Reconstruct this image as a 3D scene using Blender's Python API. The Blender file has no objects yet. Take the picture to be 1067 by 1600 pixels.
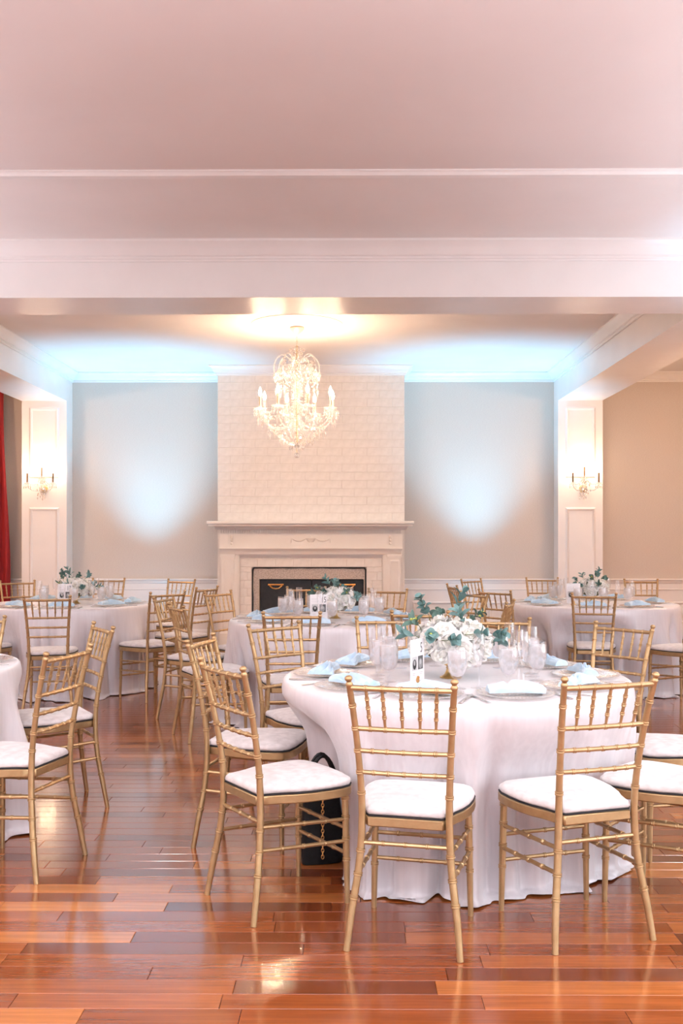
import bpy, bmesh, math, random
from mathutils import Vector, Matrix, Euler

PI = math.pi
random.seed(7)
S = bpy.context.scene
COL = S.collection

# ------------------------------------------------------------------ camera
F_PX, HORIZON = 1556.0, 838.0
cam_data = bpy.data.cameras.new('camera')
cam = bpy.data.objects.new('camera', cam_data)
COL.objects.link(cam)
cam.location = (0, 0, 1.385)
cam.rotation_euler = (PI / 2, 0, math.radians(0.42))
cam_data.sensor_fit = 'VERTICAL'
cam_data.sensor_height = 36.0
cam_data.sensor_width = 24.0
cam_data.lens = F_PX / 1600.0 * 36.0
cam_data.shift_y = (HORIZON - 800.0) / 1600.0
cam_data.clip_end = 100
S.camera = cam

# ------------------------------------------------------------------ world, exposure, large lights
world = bpy.data.worlds.new('daylight')
S.world = world
world.use_nodes = True
world.node_tree.nodes['Background'].inputs[0].default_value = (0.85, 0.92, 1.0, 1)
world.node_tree.nodes['Background'].inputs[1].default_value = 1.0
S.view_settings.view_transform = 'Standard'
S.view_settings.look = 'None'
S.view_settings.gamma = 1.0
S.view_settings.use_curve_mapping = False
S.view_settings.exposure = 1.05
S.cycles.max_bounces = 7
S.cycles.diffuse_bounces = 4
S.cycles.glossy_bounces = 3
S.cycles.transmission_bounces = 6
S.cycles.transparent_max_bounces = 24
S.cycles.caustics_reflective = False
S.cycles.caustics_refractive = False
S.cycles.sample_clamp_indirect = 6.0
S.cycles.use_denoising = True

ROOM_BACK = -5.0
WIN_X = (-4.9, -2.9, -0.5, 1.9, 3.9)
WIN_Z0, WIN_Z1, WIN_W = 0.45, 3.05, 1.45
FILL_DAYLIGHT = (0.82, 0.92, 1.0)


def add_light(name, kind, loc, rot=(0, 0, 0), energy=10, color=(1, 1, 1), **kw):
    d = bpy.data.lights.new(name, kind)
    d.energy = energy
    d.color = color
    for k, v in kw.items():
        setattr(d, k, v)
    o = bpy.data.objects.new(name, d)
    COL.objects.link(o)
    o.location = loc
    o.rotation_euler = rot
    return o


for wx in WIN_X:      # fill light at unseen windows added behind the camera to brighten the room
    add_light('window_daylight', 'AREA', (wx, ROOM_BACK + 0.06, (WIN_Z0 + WIN_Z1) / 2), (PI / 2, 0, 0),
              energy=6, color=FILL_DAYLIGHT, shape='RECTANGLE', size=WIN_W, size_y=WIN_Z1 - WIN_Z0)

SIDE_WIN_Y = (-2.6, -0.4, 1.8, 4.0)     # unseen windows added in the right-hand wall for light from the side
for wy in SIDE_WIN_Y:
    add_light('window_daylight', 'AREA', (5.5 - 0.06, wy, (WIN_Z0 + WIN_Z1) / 2), (PI / 2, 0, PI / 2),
              energy=23, color=FILL_DAYLIGHT, shape='RECTANGLE', size=WIN_W, size_y=WIN_Z1 - WIN_Z0)

WARM = (1.0, 0.67, 0.44)
BULB_W = 33.0
SCONCE_W = 10.0
AISLE_FILL_W = 85.0
FILL_DOWN_W = 5.0
UPLIGHT_BLUE = (0.22, 0.65, 1.0)
UPLIGHT_FILL = (0.80, 0.86, 1.0)

# ------------------------------------------------------------------ helpers


def tag(o, label=None, cat=None, group=None, kind=None):
    if label:
        o['label'] = label
    if cat:
        o['category'] = cat
    if group:
        o['group'] = group
    if kind:
        o['kind'] = kind
    return o


def empty(name, loc=(0, 0, 0), rz=0.0, parent=None):
    o = bpy.data.objects.new(name, None)
    COL.objects.link(o)
    o.location = loc
    o.rotation_euler = (0, 0, rz)
    o.empty_display_size = 0.05
    o.parent = parent
    return o


def place(name, me, parent=None, loc=(0, 0, 0), rot=(0, 0, 0), scale=(1, 1, 1)):
    o = bpy.data.objects.new(name, me)
    COL.objects.link(o)
    o.location = loc
    o.rotation_euler = rot
    o.scale = scale
    o.parent = parent
    if name.startswith('crystal_') and name != 'crystal_ball' or name == 'beaded_rim':
        o['kind'] = 'stuff'
    return o


def copy_tree(o, parent=None):
    c = o.copy()
    COL.objects.link(c)
    c.parent = parent
    for ch in o.children:
        copy_tree(ch, c)
    return c


class MB:
    def __init__(s):
        s.v, s.f = [], []

    def add(s, vs, fs):
        n = len(s.v)
        s.v += [tuple(p) for p in vs]
        s.f += [tuple(i + n for i in f) for f in fs]
        return s

    def box(s, x0, x1, y0, y1, z0, z1, M=None):
        vs = [Vector((x, y, z)) for z in (z0, z1) for y in (y0, y1) for x in (x0, x1)]
        if M is not None:
            vs = [M @ p for p in vs]
        return s.add(vs, [(0, 2, 3, 1), (4, 5, 7, 6), (0, 1, 5, 4), (2, 6, 7, 3), (0, 4, 6, 2), (1, 3, 7, 5)])

    def bevbox(s, x0, x1, y0, y1, z0, z1, b, M=None):
        """box with chamfered edges"""
        vs, fs = [], []
        loops = [(z0, b), (z0 + b, 0), (z1 - b, 0), (z1, b)]
        for z, i in loops:
            c = b
            xa, xb, ya, yb = x0 + i, x1 - i, y0 + i, y1 - i
            vs += [(xa + c, ya, z), (xb - c, ya, z), (xb, ya + c, z), (xb, yb - c, z),
                   (xb - c, yb, z), (xa + c, yb, z), (xa, yb - c, z), (xa, ya + c, z)]
        for k in range(3):
            for j in range(8):
                a, d = k * 8 + j, k * 8 + (j + 1) % 8
                fs.append((a, d, d + 8, a + 8))
        fs.append(tuple(range(7, -1, -1)))
        fs.append(tuple(range(24, 32)))
        vs = [Vector(p) for p in vs]
        if M is not None:
            vs = [M @ p for p in vs]
        return s.add(vs, fs)

    def lathe(s, prof, n=24, M=None, close=False, flute=0.0, nflute=0):
        """prof: list of (r, z); r == 0 ends are closed to a point ring"""
        vs, fs = [], []
        m = len(prof)
        for r, z in prof:
            for j in range(n):
                a = 2 * PI * j / n
                rr = r * (1 + flute * math.cos(nflute * a)) if nflute else r
                vs.append(Vector((rr * math.cos(a), rr * math.sin(a), z)))
        for i in range(m - 1):
            for j in range(n):
                k = (j + 1) % n
                fs.append((i * n + j, i * n + k, (i + 1) * n + k, (i + 1) * n + j))
        if close:
            fs.append(tuple(range(n - 1, -1, -1)))
            fs.append(tuple((m - 1) * n + j for j in range(n)))
        if M is not None:
            vs = [M @ p for p in vs]
        return s.add(vs, fs)

    def tube(s, pts, rad, n=8, cap=True, ref=None):
        """sweep a circle along pts; rad is a number or list"""
        pts = [Vector(p) for p in pts]
        m = len(pts)
        if not isinstance(rad, (list, tuple)):
            rad = [rad] * m
        vs, fs = [], []
        t0 = (pts[1] - pts[0]).normalized()
        up = Vector(ref) if ref else (Vector((0, 0, 1)) if abs(t0.z) < 0.9 else Vector((1, 0, 0)))
        nx = up.cross(t0).normalized()
        for i in range(m):
            t = (pts[min(i + 1, m - 1)] - pts[max(i - 1, 0)])
            t = t.normalized() if t.length > 1e-9 else t0
            nx = (nx - t * nx.dot(t)).normalized()
            ny = t.cross(nx)
            for j in range(n):
                a = 2 * PI * j / n
                vs.append(pts[i] + (nx * math.cos(a) + ny * math.sin(a)) * rad[i])
        for i in range(m - 1):
            for j in range(n):
                k = (j + 1) % n
                fs.append((i * n + j, i * n + k, (i + 1) * n + k, (i + 1) * n + j))
        if cap:
            fs.append(tuple(range(n - 1, -1, -1)))
            fs.append(tuple((m - 1) * n + j for j in range(n)))
        return s.add(vs, fs)

    def grid(s, P):
        """P: rows of points"""
        r, c = len(P), len(P[0])
        vs = [p for row in P for p in row]
        fs = [(i * c + j, i * c + j + 1, (i + 1) * c + j + 1, (i + 1) * c + j) for i in range(r - 1) for j in range(c - 1)]
        return s.add(vs, fs)

    def profile(s, prof, A, B, n, mA=0, mB=0):
        """extrude a moulding profile [(out, down)] from A to B (points on the wall at the top), n = wall normal"""
        A, B, n = Vector(A), Vector(B), Vector(n)
        u = (B - A).normalized()
        k = len(prof)
        ra = [A + u * (mA * p) + n * p - Vector((0, 0, d)) for p, d in prof]
        rb = [B - u * (mB * p) + n * p - Vector((0, 0, d)) for p, d in prof]
        fs = [(i, (i + 1) % k, k + (i + 1) % k, k + i) for i in range(k)]
        fs += [tuple(range(k - 1, -1, -1)), tuple(range(k, 2 * k))]
        return s.add(ra + rb, fs)

    def prism(s, outline, z0, z1):
        k = len(outline)
        vs = [(x, y, z0) for x, y in outline] + [(x, y, z1) for x, y in outline]
        fs = [(i, (i + 1) % k, k + (i + 1) % k, k + i) for i in range(k)]
        fs += [tuple(range(k - 1, -1, -1)), tuple(range(k, 2 * k))]
        return s.add(vs, fs)

    def mesh(s, name, mat, smooth=None):
        me = bpy.data.meshes.new(name)
        me.from_pydata(s.v, [], s.f)
        bm = bmesh.new()
        bm.from_mesh(me)
        bmesh.ops.recalc_face_normals(bm, faces=bm.faces)
        bm.to_mesh(me)
        bm.free()
        if smooth is not None:
            me.shade_smooth()
            if smooth < 180:
                me.set_sharp_from_angle(angle=math.radians(smooth))
        me.materials.append(mat)
        me.update()
        return me

    def build(s, name, mat, parent=None, smooth=None, loc=(0, 0, 0), rot=(0, 0, 0)):
        return place(name, s.mesh(name, mat, smooth), parent, loc, rot)


def smoothstep(a, b, x):
    t = max(0.0, min(1.0, (x - a) / (b - a)))
    return t * t * (3 - 2 * t)


def interp(tab, z):
    for (z0, *a), (z1, *b) in zip(tab, tab[1:]):
        if z <= z1:
            t = (z - z0) / (z1 - z0)
            t = max(0, min(1, t))
            return [p + (q - p) * t for p, q in zip(a, b)]
    return list(tab[-1][1:])


def catmull(tab, z):
    """smooth interpolation of table rows (z, a, b...)"""
    n = len(tab)
    for i in range(n - 1):
        if z <= tab[i + 1][0] or i == n - 2:
            p0, p1, p2, p3 = tab[max(i - 1, 0)], tab[i], tab[i + 1], tab[min(i + 2, n - 1)]
            t = (z - p1[0]) / (p2[0] - p1[0])
            t = max(0, min(1, t))
            out = []
            for k in range(1, len(p1)):
                m1 = (p2[k] - p0[k]) / max(p2[0] - p0[0], 1e-6) * (p2[0] - p1[0])
                m2 = (p3[k] - p1[k]) / max(p3[0] - p1[0], 1e-6) * (p2[0] - p1[0])
                t2, t3 = t * t, t * t * t
                out.append((2 * t3 - 3 * t2 + 1) * p1[k] + (t3 - 2 * t2 + t) * m1 + (-2 * t3 + 3 * t2) * p2[k] + (t3 - t2) * m2)
            return out


# ------------------------------------------------------------------ materials
MATS = {}


def mat(name, base, rough=0.5, metal=0.0, **kw):
    m = bpy.data.materials.new(name)
    m.use_nodes = True
    b = m.node_tree.nodes['Principled BSDF']
    b.inputs['Base Color'].default_value = (*base, 1)
    b.inputs['Roughness'].default_value = rough
    b.inputs['Metallic'].default_value = metal
    for k, v in kw.items():
        b.inputs[k].default_value = v
    MATS[name] = m
    return m


def nodes(m):
    t = m.node_tree
    return t, t.nodes, t.links, t.nodes['Principled BSDF']


def noise_color(m, c0, c1, scale=(5, 5, 5), nscale=1.0, detail=4, lo=0.35, hi=0.65, coord='Object', bump=0.0, bump_dist=0.002, rough=None):
    t, N, L, b = nodes(m)
    tc = N.new('ShaderNodeTexCoord')
    mp = N.new('ShaderNodeMapping')
    mp.inputs['Scale'].default_value = scale
    nz = N.new('ShaderNodeTexNoise')
    nz.inputs['Scale'].default_value = nscale
    nz.inputs['Detail'].default_value = detail
    rp = N.new('ShaderNodeValToRGB')
    rp.color_ramp.elements[0].position = lo
    rp.color_ramp.elements[1].position = hi
    rp.color_ramp.elements[0].color = (*c0, 1)
    rp.color_ramp.elements[1].color = (*c1, 1)
    L.new(tc.outputs[coord], mp.inputs['Vector'])
    L.new(mp.outputs['Vector'], nz.inputs['Vector'])
    L.new(nz.outputs['Fac'], rp.inputs['Fac'])
    L.new(rp.outputs['Color'], b.inputs['Base Color'])
    if bump:
        bp = N.new('ShaderNodeBump')
        bp.inputs['Strength'].default_value = bump
        bp.inputs['Distance'].default_value = bump_dist
        L.new(nz.outputs['Fac'], bp.inputs['Height'])
        L.new(bp.outputs['Normal'], b.inputs['Normal'])
    return m


def sRGB(r, g, b):
    f = lambda c: (c / 255 / 12.92) if c <= 10 else ((c / 255 + 0.055) / 1.055) ** 2.4
    return (f(r), f(g), f(b))


M_WHITE = mat('white_trim_paint', (0.80, 0.77, 0.75), 0.32)
noise_color(M_WHITE, (0.79, 0.76, 0.74), (0.82, 0.79, 0.77), (3, 3, 3), 1.0, bump=0.03)
M_CEIL = mat('white_ceiling_paint', (0.82, 0.78, 0.75), 0.6)
noise_color(M_CEIL, (0.80, 0.765, 0.74), (0.83, 0.79, 0.765), (2, 2, 2), 1.0, bump=0.02)
M_CEILF = mat('tan_ceiling_paint', (0.66, 0.58, 0.53), 0.75)
noise_color(M_CEILF, (0.71, 0.645, 0.615), (0.74, 0.675, 0.645), (1.2, 1.2, 1.2), 1.0, bump=0.02)
M_WALL = mat('greige_wallpaper', (0.5, 0.42, 0.35), 0.7)
noise_color(M_WALL, (0.58, 0.51, 0.455), (0.65, 0.58, 0.52), (60, 60, 240), 1.0, detail=5, bump=0.12)
M_BRICK = mat('painted_brick', (0.78, 0.72, 0.66), 0.55)
noise_color(M_BRICK, (0.75, 0.69, 0.63), (0.81, 0.75, 0.69), (14, 14, 14), 1.0, bump=0.10, bump_dist=0.003)
M_MORTAR = mat('painted_mortar', (0.72, 0.65, 0.585), 0.7)
noise_color(M_MORTAR, (0.73, 0.665, 0.60), (0.77, 0.70, 0.635), (30, 30, 30), 1.0)
M_MANTEL = mat('cream_mantel_paint', (0.79, 0.73, 0.66), 0.38)
noise_color(M_MANTEL, (0.78, 0.72, 0.65), (0.80, 0.745, 0.68), (6, 6, 6), 1.0)
M_SLAB = mat('pinkish_stone_slab', (0.5, 0.42, 0.36), 0.4)
noise_color(M_SLAB, (0.36, 0.29, 0.24), (0.60, 0.51, 0.44), (90, 90, 90), 1.0, detail=6)
M_BLACK = mat('black_enamel', (0.012, 0.011, 0.011), 0.45)
noise_color(M_BLACK, (0.010, 0.010, 0.010), (0.02, 0.018, 0.018), (20, 20, 20), 1.0)
M_BRASS = mat('polished_brass', (0.85, 0.48, 0.18), 0.28, 1.0)
noise_color(M_BRASS, (0.80, 0.44, 0.16), (0.88, 0.52, 0.2), (20, 20, 20), 1.0)

# metallic gold paint on the chairs
M_GOLD = mat('gold_chair_paint', (0.55, 0.33, 0.14), 0.34, 0.7)
noise_color(M_GOLD, (0.425, 0.28, 0.136), (0.49, 0.33, 0.17), (25, 25, 25), 1.0, bump=0.02)
M_COMPOTE = mat('antique_gold', (0.72, 0.5, 0.2), 0.33, 0.85)
noise_color(M_COMPOTE, (0.62, 0.42, 0.15), (0.8, 0.58, 0.26), (60, 60, 60), 1.0)

M_CUSH = mat('ivory_velvet_cushion', (0.72, 0.66, 0.63), 0.85)
noise_color(M_CUSH, (0.53, 0.485, 0.475), (0.67, 0.625, 0.615), (26, 26, 60), 1.0, detail=6, bump=0.3, bump_dist=0.003)
M_CUSH.node_tree.nodes['Principled BSDF'].inputs['Sheen Weight'].default_value = 0.4
M_PIPE = mat('black_piping', (0.01, 0.01, 0.012), 0.6)
noise_color(M_PIPE, (0.008, 0.008, 0.01), (0.015, 0.014, 0.016), (40, 40, 40), 1.0)
M_FOOT = mat('dark_rubber', (0.03, 0.025, 0.02), 0.7)
noise_color(M_FOOT, (0.025, 0.02, 0.017), (0.04, 0.033, 0.028), (40, 40, 40), 1.0)

# satin tablecloth
M_SATIN = mat('white_satin', (0.80, 0.75, 0.76), 0.42)
noise_color(M_SATIN, (0.64, 0.605, 0.625), (0.685, 0.65, 0.67), (50, 50, 2), 1.0, detail=3, bump=0.04)
_b = M_SATIN.node_tree.nodes['Principled BSDF']
_b.inputs['Sheen Weight'].default_value = 0.3
_b.inputs['Specular IOR Level'].default_value = 0.8
_b.inputs['Roughness'].default_value = 0.34
M_BLUE = mat('pale_blue_satin', (0.42, 0.60, 0.74), 0.45)
noise_color(M_BLUE, (0.41, 0.59, 0.75), (0.53, 0.70, 0.82), (18, 18, 18), 1.0, bump=0.1)
M_BLUE.node_tree.nodes['Principled BSDF'].inputs['Sheen Weight'].default_value = 0.3
M_STEEL = mat('polished_cutlery', (0.72, 0.70, 0.69), 0.18, 1.0)
noise_color(M_STEEL, (0.68, 0.66, 0.65), (0.75, 0.73, 0.72), (30, 30, 30), 1.0)
M_CARD = mat('white_card', (0.84, 0.81, 0.81), 0.6)
noise_color(M_CARD, (0.83, 0.80, 0.80), (0.85, 0.82, 0.82), (30, 30, 30), 1.0)
M_INK = mat('grey_ink', (0.12, 0.11, 0.12), 0.7)
noise_color(M_INK, (0.10, 0.095, 0.1), (0.14, 0.13, 0.14), (90, 90, 90), 1.0)
M_INKL = mat('pale_ink', (0.55, 0.53, 0.54), 0.7)
noise_color(M_INKL, (0.5, 0.48, 0.49), (0.6, 0.58, 0.59), (400, 10, 400), 1.0)
M_ROSE = mat('white_rose_petal', (0.86, 0.84, 0.80), 0.55)
noise_color(M_ROSE, (0.83, 0.82, 0.75), (0.88, 0.86, 0.84), (25, 25, 25), 1.0)
_b = M_ROSE.node_tree.nodes['Principled BSDF']
_b.inputs['Subsurface Weight'].default_value = 0.15
_b.inputs['Subsurface Radius'].default_value = (0.01, 0.01, 0.008)
M_LEAF = mat('blue_green_eucalyptus', (0.10, 0.22, 0.2), 0.55)
M_LEAF2 = mat('deep_green_leaf', (0.06, 0.13, 0.10), 0.55)
noise_color(M_LEAF, (0.085, 0.20, 0.19), (0.20, 0.34, 0.33), (20, 20, 20), 1.0)
noise_color(M_LEAF2, (0.055, 0.12, 0.10), (0.12, 0.22, 0.18), (20, 20, 20), 1.0)
M_BUD = mat('yellow_green_bud', (0.55, 0.58, 0.12), 0.6)
noise_color(M_BUD, (0.45, 0.5, 0.08), (0.65, 0.66, 0.2), (60, 60, 60), 1.0)
M_STEM = mat('olive_stem', (0.14, 0.17, 0.08), 0.6)
noise_color(M_STEM, (0.11, 0.14, 0.06), (0.18, 0.21, 0.1), (60, 60, 60), 1.0)
M_VELVET = mat('red_velvet', (0.24, 0.008, 0.012), 0.8)
noise_color(M_VELVET, (0.2, 0.006, 0.01), (0.30, 0.012, 0.016), (40, 40, 6), 1.0, bump=0.1)
M_VELVET.node_tree.nodes['Principled BSDF'].inputs['Sheen Weight'].default_value = 0.5
M_VELVET.node_tree.nodes['Principled BSDF'].inputs['Sheen Tint'].default_value = (0.8, 0.05, 0.05, 1)
M_LEATHER = mat('black_leather', (0.012, 0.012, 0.014), 0.42)
noise_color(M_LEATHER, (0.005, 0.005, 0.006), (0.01, 0.01, 0.011), (80, 80, 80), 1.0, bump=0.2)
M_LEATHER.node_tree.nodes['Principled BSDF'].inputs['Specular IOR Level'].default_value = 0.25
M_CANDLE = mat('ivory_candle_sleeve', (0.55, 0.45, 0.33), 0.5)
noise_color(M_CANDLE, (0.5, 0.4, 0.29), (0.6, 0.5, 0.38), (30, 30, 30), 1.0)
M_BRONZE = mat('aged_bronze_sleeve', (0.16, 0.09, 0.045), 0.5)
noise_color(M_BRONZE, (0.13, 0.075, 0.035), (0.19, 0.11, 0.055), (30, 30, 30), 1.0)
M_CASE = mat('black_lamp_housing', (0.02, 0.02, 0.022), 0.4)
noise_color(M_CASE, (0.017, 0.017, 0.018), (0.026, 0.026, 0.028), (30, 30, 30), 1.0)
M_FRAMEW = mat('window_frame_paint', (0.8, 0.78, 0.76), 0.4)
noise_color(M_FRAMEW, (0.78, 0.76, 0.74), (0.82, 0.8, 0.78), (8, 8, 8), 1.0)
M_TABLE = mat('plywood_table', (0.45, 0.3, 0.17), 0.6)
noise_color(M_TABLE, (0.4, 0.26, 0.14), (0.5, 0.34, 0.2), (2, 30, 30), 1.0)


def thin_glass(name, tint, clear=0.86, rough=0.03, haze=None, haze_amt=0.0, haze_var=0.15):
    """thin clear glass: see-through straight on, mirror-like at grazing angles, optional milky part"""
    m = bpy.data.materials.new(name)
    m.use_nodes = True
    t = m.node_tree
    N, L = t.nodes, t.links
    N.clear()
    out = N.new('ShaderNodeOutputMaterial')
    tr = N.new('ShaderNodeBsdfTransparent')
    tr.inputs[0].default_value = (*tint, 1)
    gl = N.new('ShaderNodeBsdfGlossy')
    gl.inputs['Roughness'].default_value = rough
    gl.inputs['Color'].default_value = (1, 1, 1, 1)
    lw = N.new('ShaderNodeLayerWeight')
    lw.inputs['Blend'].default_value = 0.22
    mr = N.new('ShaderNodeMapRange')
    mr.inputs['To Min'].default_value = 1 - clear
    mr.inputs['To Max'].default_value = 0.5
    mx = N.new('ShaderNodeMixShader')
    L.new(lw.outputs['Facing'], mr.inputs['Value'])
    L.new(mr.outputs[0], mx.inputs[0])
    last = tr.outputs[0]
    if haze_amt > 0:
        df = N.new('ShaderNodeBsdfDiffuse')
        tl = N.new('ShaderNodeBsdfTranslucent')
        nz = N.new('ShaderNodeTexNoise')
        nz.inputs['Scale'].default_value = 60
        tc = N.new('ShaderNodeTexCoord')
        L.new(tc.outputs['Object'], nz.inputs['Vector'])
        df.inputs[0].default_value = (*haze, 1)
        tl.inputs[0].default_value = (*haze, 1)
        m2 = N.new('ShaderNodeMixShader')
        m2.inputs[0].default_value = 0.5
        L.new(df.outputs[0], m2.inputs[1])
        L.new(tl.outputs[0], m2.inputs[2])
        m3 = N.new('ShaderNodeMixShader')
        mm = N.new('ShaderNodeMapRange')
        mm.inputs['From Min'].default_value = 0.3
        mm.inputs['From Max'].default_value = 0.7
        mm.inputs['To Min'].default_value = max(0, haze_amt - haze_var)
        mm.inputs['To Max'].default_value = min(1, haze_amt + haze_var)
        L.new(nz.outputs['Fac'], mm.inputs['Value'])
        L.new(mm.outputs[0], m3.inputs[0])
        L.new(last, m3.inputs[1])
        L.new(m2.outputs[0], m3.inputs[2])
        last = m3.outputs[0]
    L.new(last, mx.inputs[1])
    L.new(gl.outputs[0], mx.inputs[2])
    L.new(mx.outputs[0], out.inputs[0])
    MATS[name] = m
    return m


M_GLASS = thin_glass('clear_glass', (0.99, 0.99, 0.995), 0.95)
M_WATER = thin_glass('iced_water', (0.97, 0.98, 0.99), 0.98, 0.15, (0.97, 0.96, 0.97), 0.48, 0.05)
M_CHARGER = thin_glass('pearl_glass_charger', (0.99, 0.98, 0.97), 0.92, 0.10, (0.92, 0.88, 0.83), 0.38, 0.12)
M_CRYSTAL = thin_glass('cut_crystal', (0.99, 0.98, 0.97), 0.78, 0.08, (0.97, 0.95, 0.93), 0.20)
M_PANE = thin_glass('window_glass', (0.98, 0.99, 1.0), 0.95)


def emit(name, col, strength):
    m = bpy.data.materials.new(name)
    m.use_nodes = True
    b = m.node_tree.nodes['Principled BSDF']
    b.inputs['Base Color'].default_value = (0.9, 0.85, 0.8, 1)
    b.inputs['Emission Color'].default_value = (*col, 1)
    b.inputs['Emission Strength'].default_value = strength
    MATS[name] = m
    return m


M_OPAL = thin_glass('opal_glass', (1.0, 0.97, 0.92), 0.97, 0.2, (0.95, 0.9, 0.82), 0.35)
M_CREAM = mat('cream_enamel', (0.78, 0.70, 0.58), 0.3, 0.2)
noise_color(M_CREAM, (0.75, 0.67, 0.55), (0.81, 0.73, 0.62), (20, 20, 20), 1.0)
M_BULB = emit('glowing_bulb', (1.0, 0.80, 0.52), 25)
M_DIFF = emit('lit_diffuser', (1.0, 0.93, 0.88), 4)
M_LENS = emit('lit_blue_lens', (0.5, 0.85, 1.0), 6)
M_LENSP = emit('lit_pink_lens', (1.0, 0.6, 0.7), 6)

# glossy cherry planks: colour differs from plank to plank, grain runs along the plank
M_WOOD = mat('cherry_plank', (0.3, 0.1, 0.04), 0.2)
t, N, L, b = nodes(M_WOOD)
tc = N.new('ShaderNodeTexCoord')
oi = N.new('ShaderNodeObjectInfo')
ge = N.new('ShaderNodeNewGeometry')
sm = N.new('ShaderNodeMath'); sm.operation = 'ADD'
fr = N.new('ShaderNodeMath'); fr.operation = 'FRACT'
L.new(oi.outputs['Random'], sm.inputs[0])
L.new(ge.outputs['Random Per Island'], sm.inputs[1])
L.new(sm.outputs[0], fr.inputs[0])
ramp = N.new('ShaderNodeValToRGB')
cr = ramp.color_ramp
cr.elements[0].position = 0.0
cr.elements[0].color = (*sRGB(98, 45, 20), 1)
cr.elements[1].position = 1.0
cr.elements[1].color = (*sRGB(182, 112, 58), 1)
for p, c in ((0.25, sRGB(124, 60, 27)), (0.55, sRGB(142, 73, 33)), (0.85, sRGB(160, 88, 42))):
    e = cr.elements.new(p)
    e.color = (*c, 1)
L.new(fr.outputs[0], ramp.inputs['Fac'])
gp = N.new('ShaderNodeNewGeometry')
mp = N.new('ShaderNodeMapping')
mp.inputs['Scale'].default_value = (2.2, 60, 1)
addv = N.new('ShaderNodeVectorMath'); addv.operation = 'ADD'
comb = N.new('ShaderNodeCombineXYZ')
mul = N.new('ShaderNodeMath'); mul.operation = 'MULTIPLY'; mul.inputs[1].default_value = 37.0
L.new(fr.outputs[0], mul.inputs[0])
L.new(mul.outputs[0], comb.inputs['X'])
L.new(mul.outputs[0], comb.inputs['Z'])
L.new(gp.outputs['Position'], mp.inputs['Vector'])
L.new(mp.outputs[0], addv.inputs[0])
L.new(comb.outputs[0], addv.inputs[1])
gn = N.new('ShaderNodeTexNoise')
gn.inputs['Scale'].default_value = 1.0
gn.inputs['Detail'].default_value = 6
gn.inputs['Roughness'].default_value = 0.65
L.new(addv.outputs[0], gn.inputs['Vector'])
gmr = N.new('ShaderNodeMapRange')
gmr.inputs['From Min'].default_value = 0.3
gmr.inputs['From Max'].default_value = 0.7
gmr.inputs['To Min'].default_value = 0.72
gmr.inputs['To Max'].default_value = 1.2
L.new(gn.outputs['Fac'], gmr.inputs['Value'])
mixc = N.new('ShaderNodeMix'); mixc.data_type = 'RGBA'; mixc.blend_type = 'MULTIPLY'
mixc.inputs['Factor'].default_value = 1.0
L.new(ramp.outputs['Color'], mixc.inputs['A'])
L.new(gmr.outputs[0], mixc.inputs['B'])
L.new(mixc.outputs['Result'], b.inputs['Base Color'])
# slow waviness and fine grain in the lacquer
wn = N.new('ShaderNodeTexNoise')
wn.inputs['Scale'].default_value = 9.0
wn.inputs['Detail'].default_value = 3
L.new(gp.outputs['Position'], wn.inputs['Vector'])
wb = N.new('ShaderNodeBump')
wb.inputs['Strength'].default_value = 0.05
wb.inputs['Distance'].default_value = 0.004
L.new(wn.outputs['Fac'], wb.inputs['Height'])
L.new(wb.outputs['Normal'], b.inputs['Normal'])
b.inputs['Roughness'].default_value = 0.17
b.inputs['Specular IOR Level'].default_value = 0.7
b.inputs['Coat Weight'].default_value = 0.5
b.inputs['Coat Roughness'].default_value = 0.12
M_SUB = mat('dark_subfloor', (0.05, 0.02, 0.012), 0.7)
noise_color(M_SUB, (0.04, 0.016, 0.01), (0.06, 0.026, 0.014), (10, 10, 10), 1.0)

# ------------------------------------------------------------------ the room
CEIL = 3.55
FAR = 13.2                      # far wall
XL, XR = -6.45, 5.5             # side walls
PL0, PL1 = -4.256, -3.67        # left pilaster / side beam
PR0, PR1 = 2.714, 3.29          # right pilaster / side beam
PIL_Y = 12.93
BEAM_Z = 3.147
FB0, FB1 = 7.34, 7.90           # cross beam
CB0, CB1, CB_Y = -1.667, 0.707, 12.65   # chimney breast


def struct(name, mb, m, smooth=None, parent=None):
    o = mb.build(name, m, parent, smooth)
    if parent is None:
        o['kind'] = 'structure'
    return o


# floor with planks
floor = struct('floor', MB().box(XL, XR, ROOM_BACK, FAR, -0.12, -0.012), M_SUB)
PW = 0.0945
LENS = [0.46, 0.62, 0.78, 0.94, 1.12]


def plank_mb(length, x=0.0, y=0.0, tilt=0.0, mb=None):
    mb = mb or MB()
    g, c = 0.0006, 0.0013
    x0, x1, y0, y1 = x + g, x + length - g, y + g, y + PW - g
    tz = lambda yy: (yy - y - PW / 2) * tilt
    vs = [(x0, y0, -0.012), (x1, y0, -0.012), (x1, y1, -0.012), (x0, y1, -0.012),
          (x0, y0, -c + tz(y0)), (x1, y0, -c + tz(y0)), (x1, y1, -c + tz(y1)), (x0, y1, -c + tz(y1)),
          (x0 + c, y0 + c, tz(y0)), (x1 - c, y0 + c, tz(y0)), (x1 - c, y1 - c, tz(y1)), (x0 + c, y1 - c, tz(y1))]
    fs = [(4, 5, 9, 8), (5, 6, 10, 9), (6, 7, 11, 10), (7, 4, 8, 11), (8, 9, 10, 11), (0, 1, 5, 4), (1, 2, 6, 5), (2, 3, 7, 6), (3, 0, 4, 7)]
    return mb.add(vs, fs)


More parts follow.
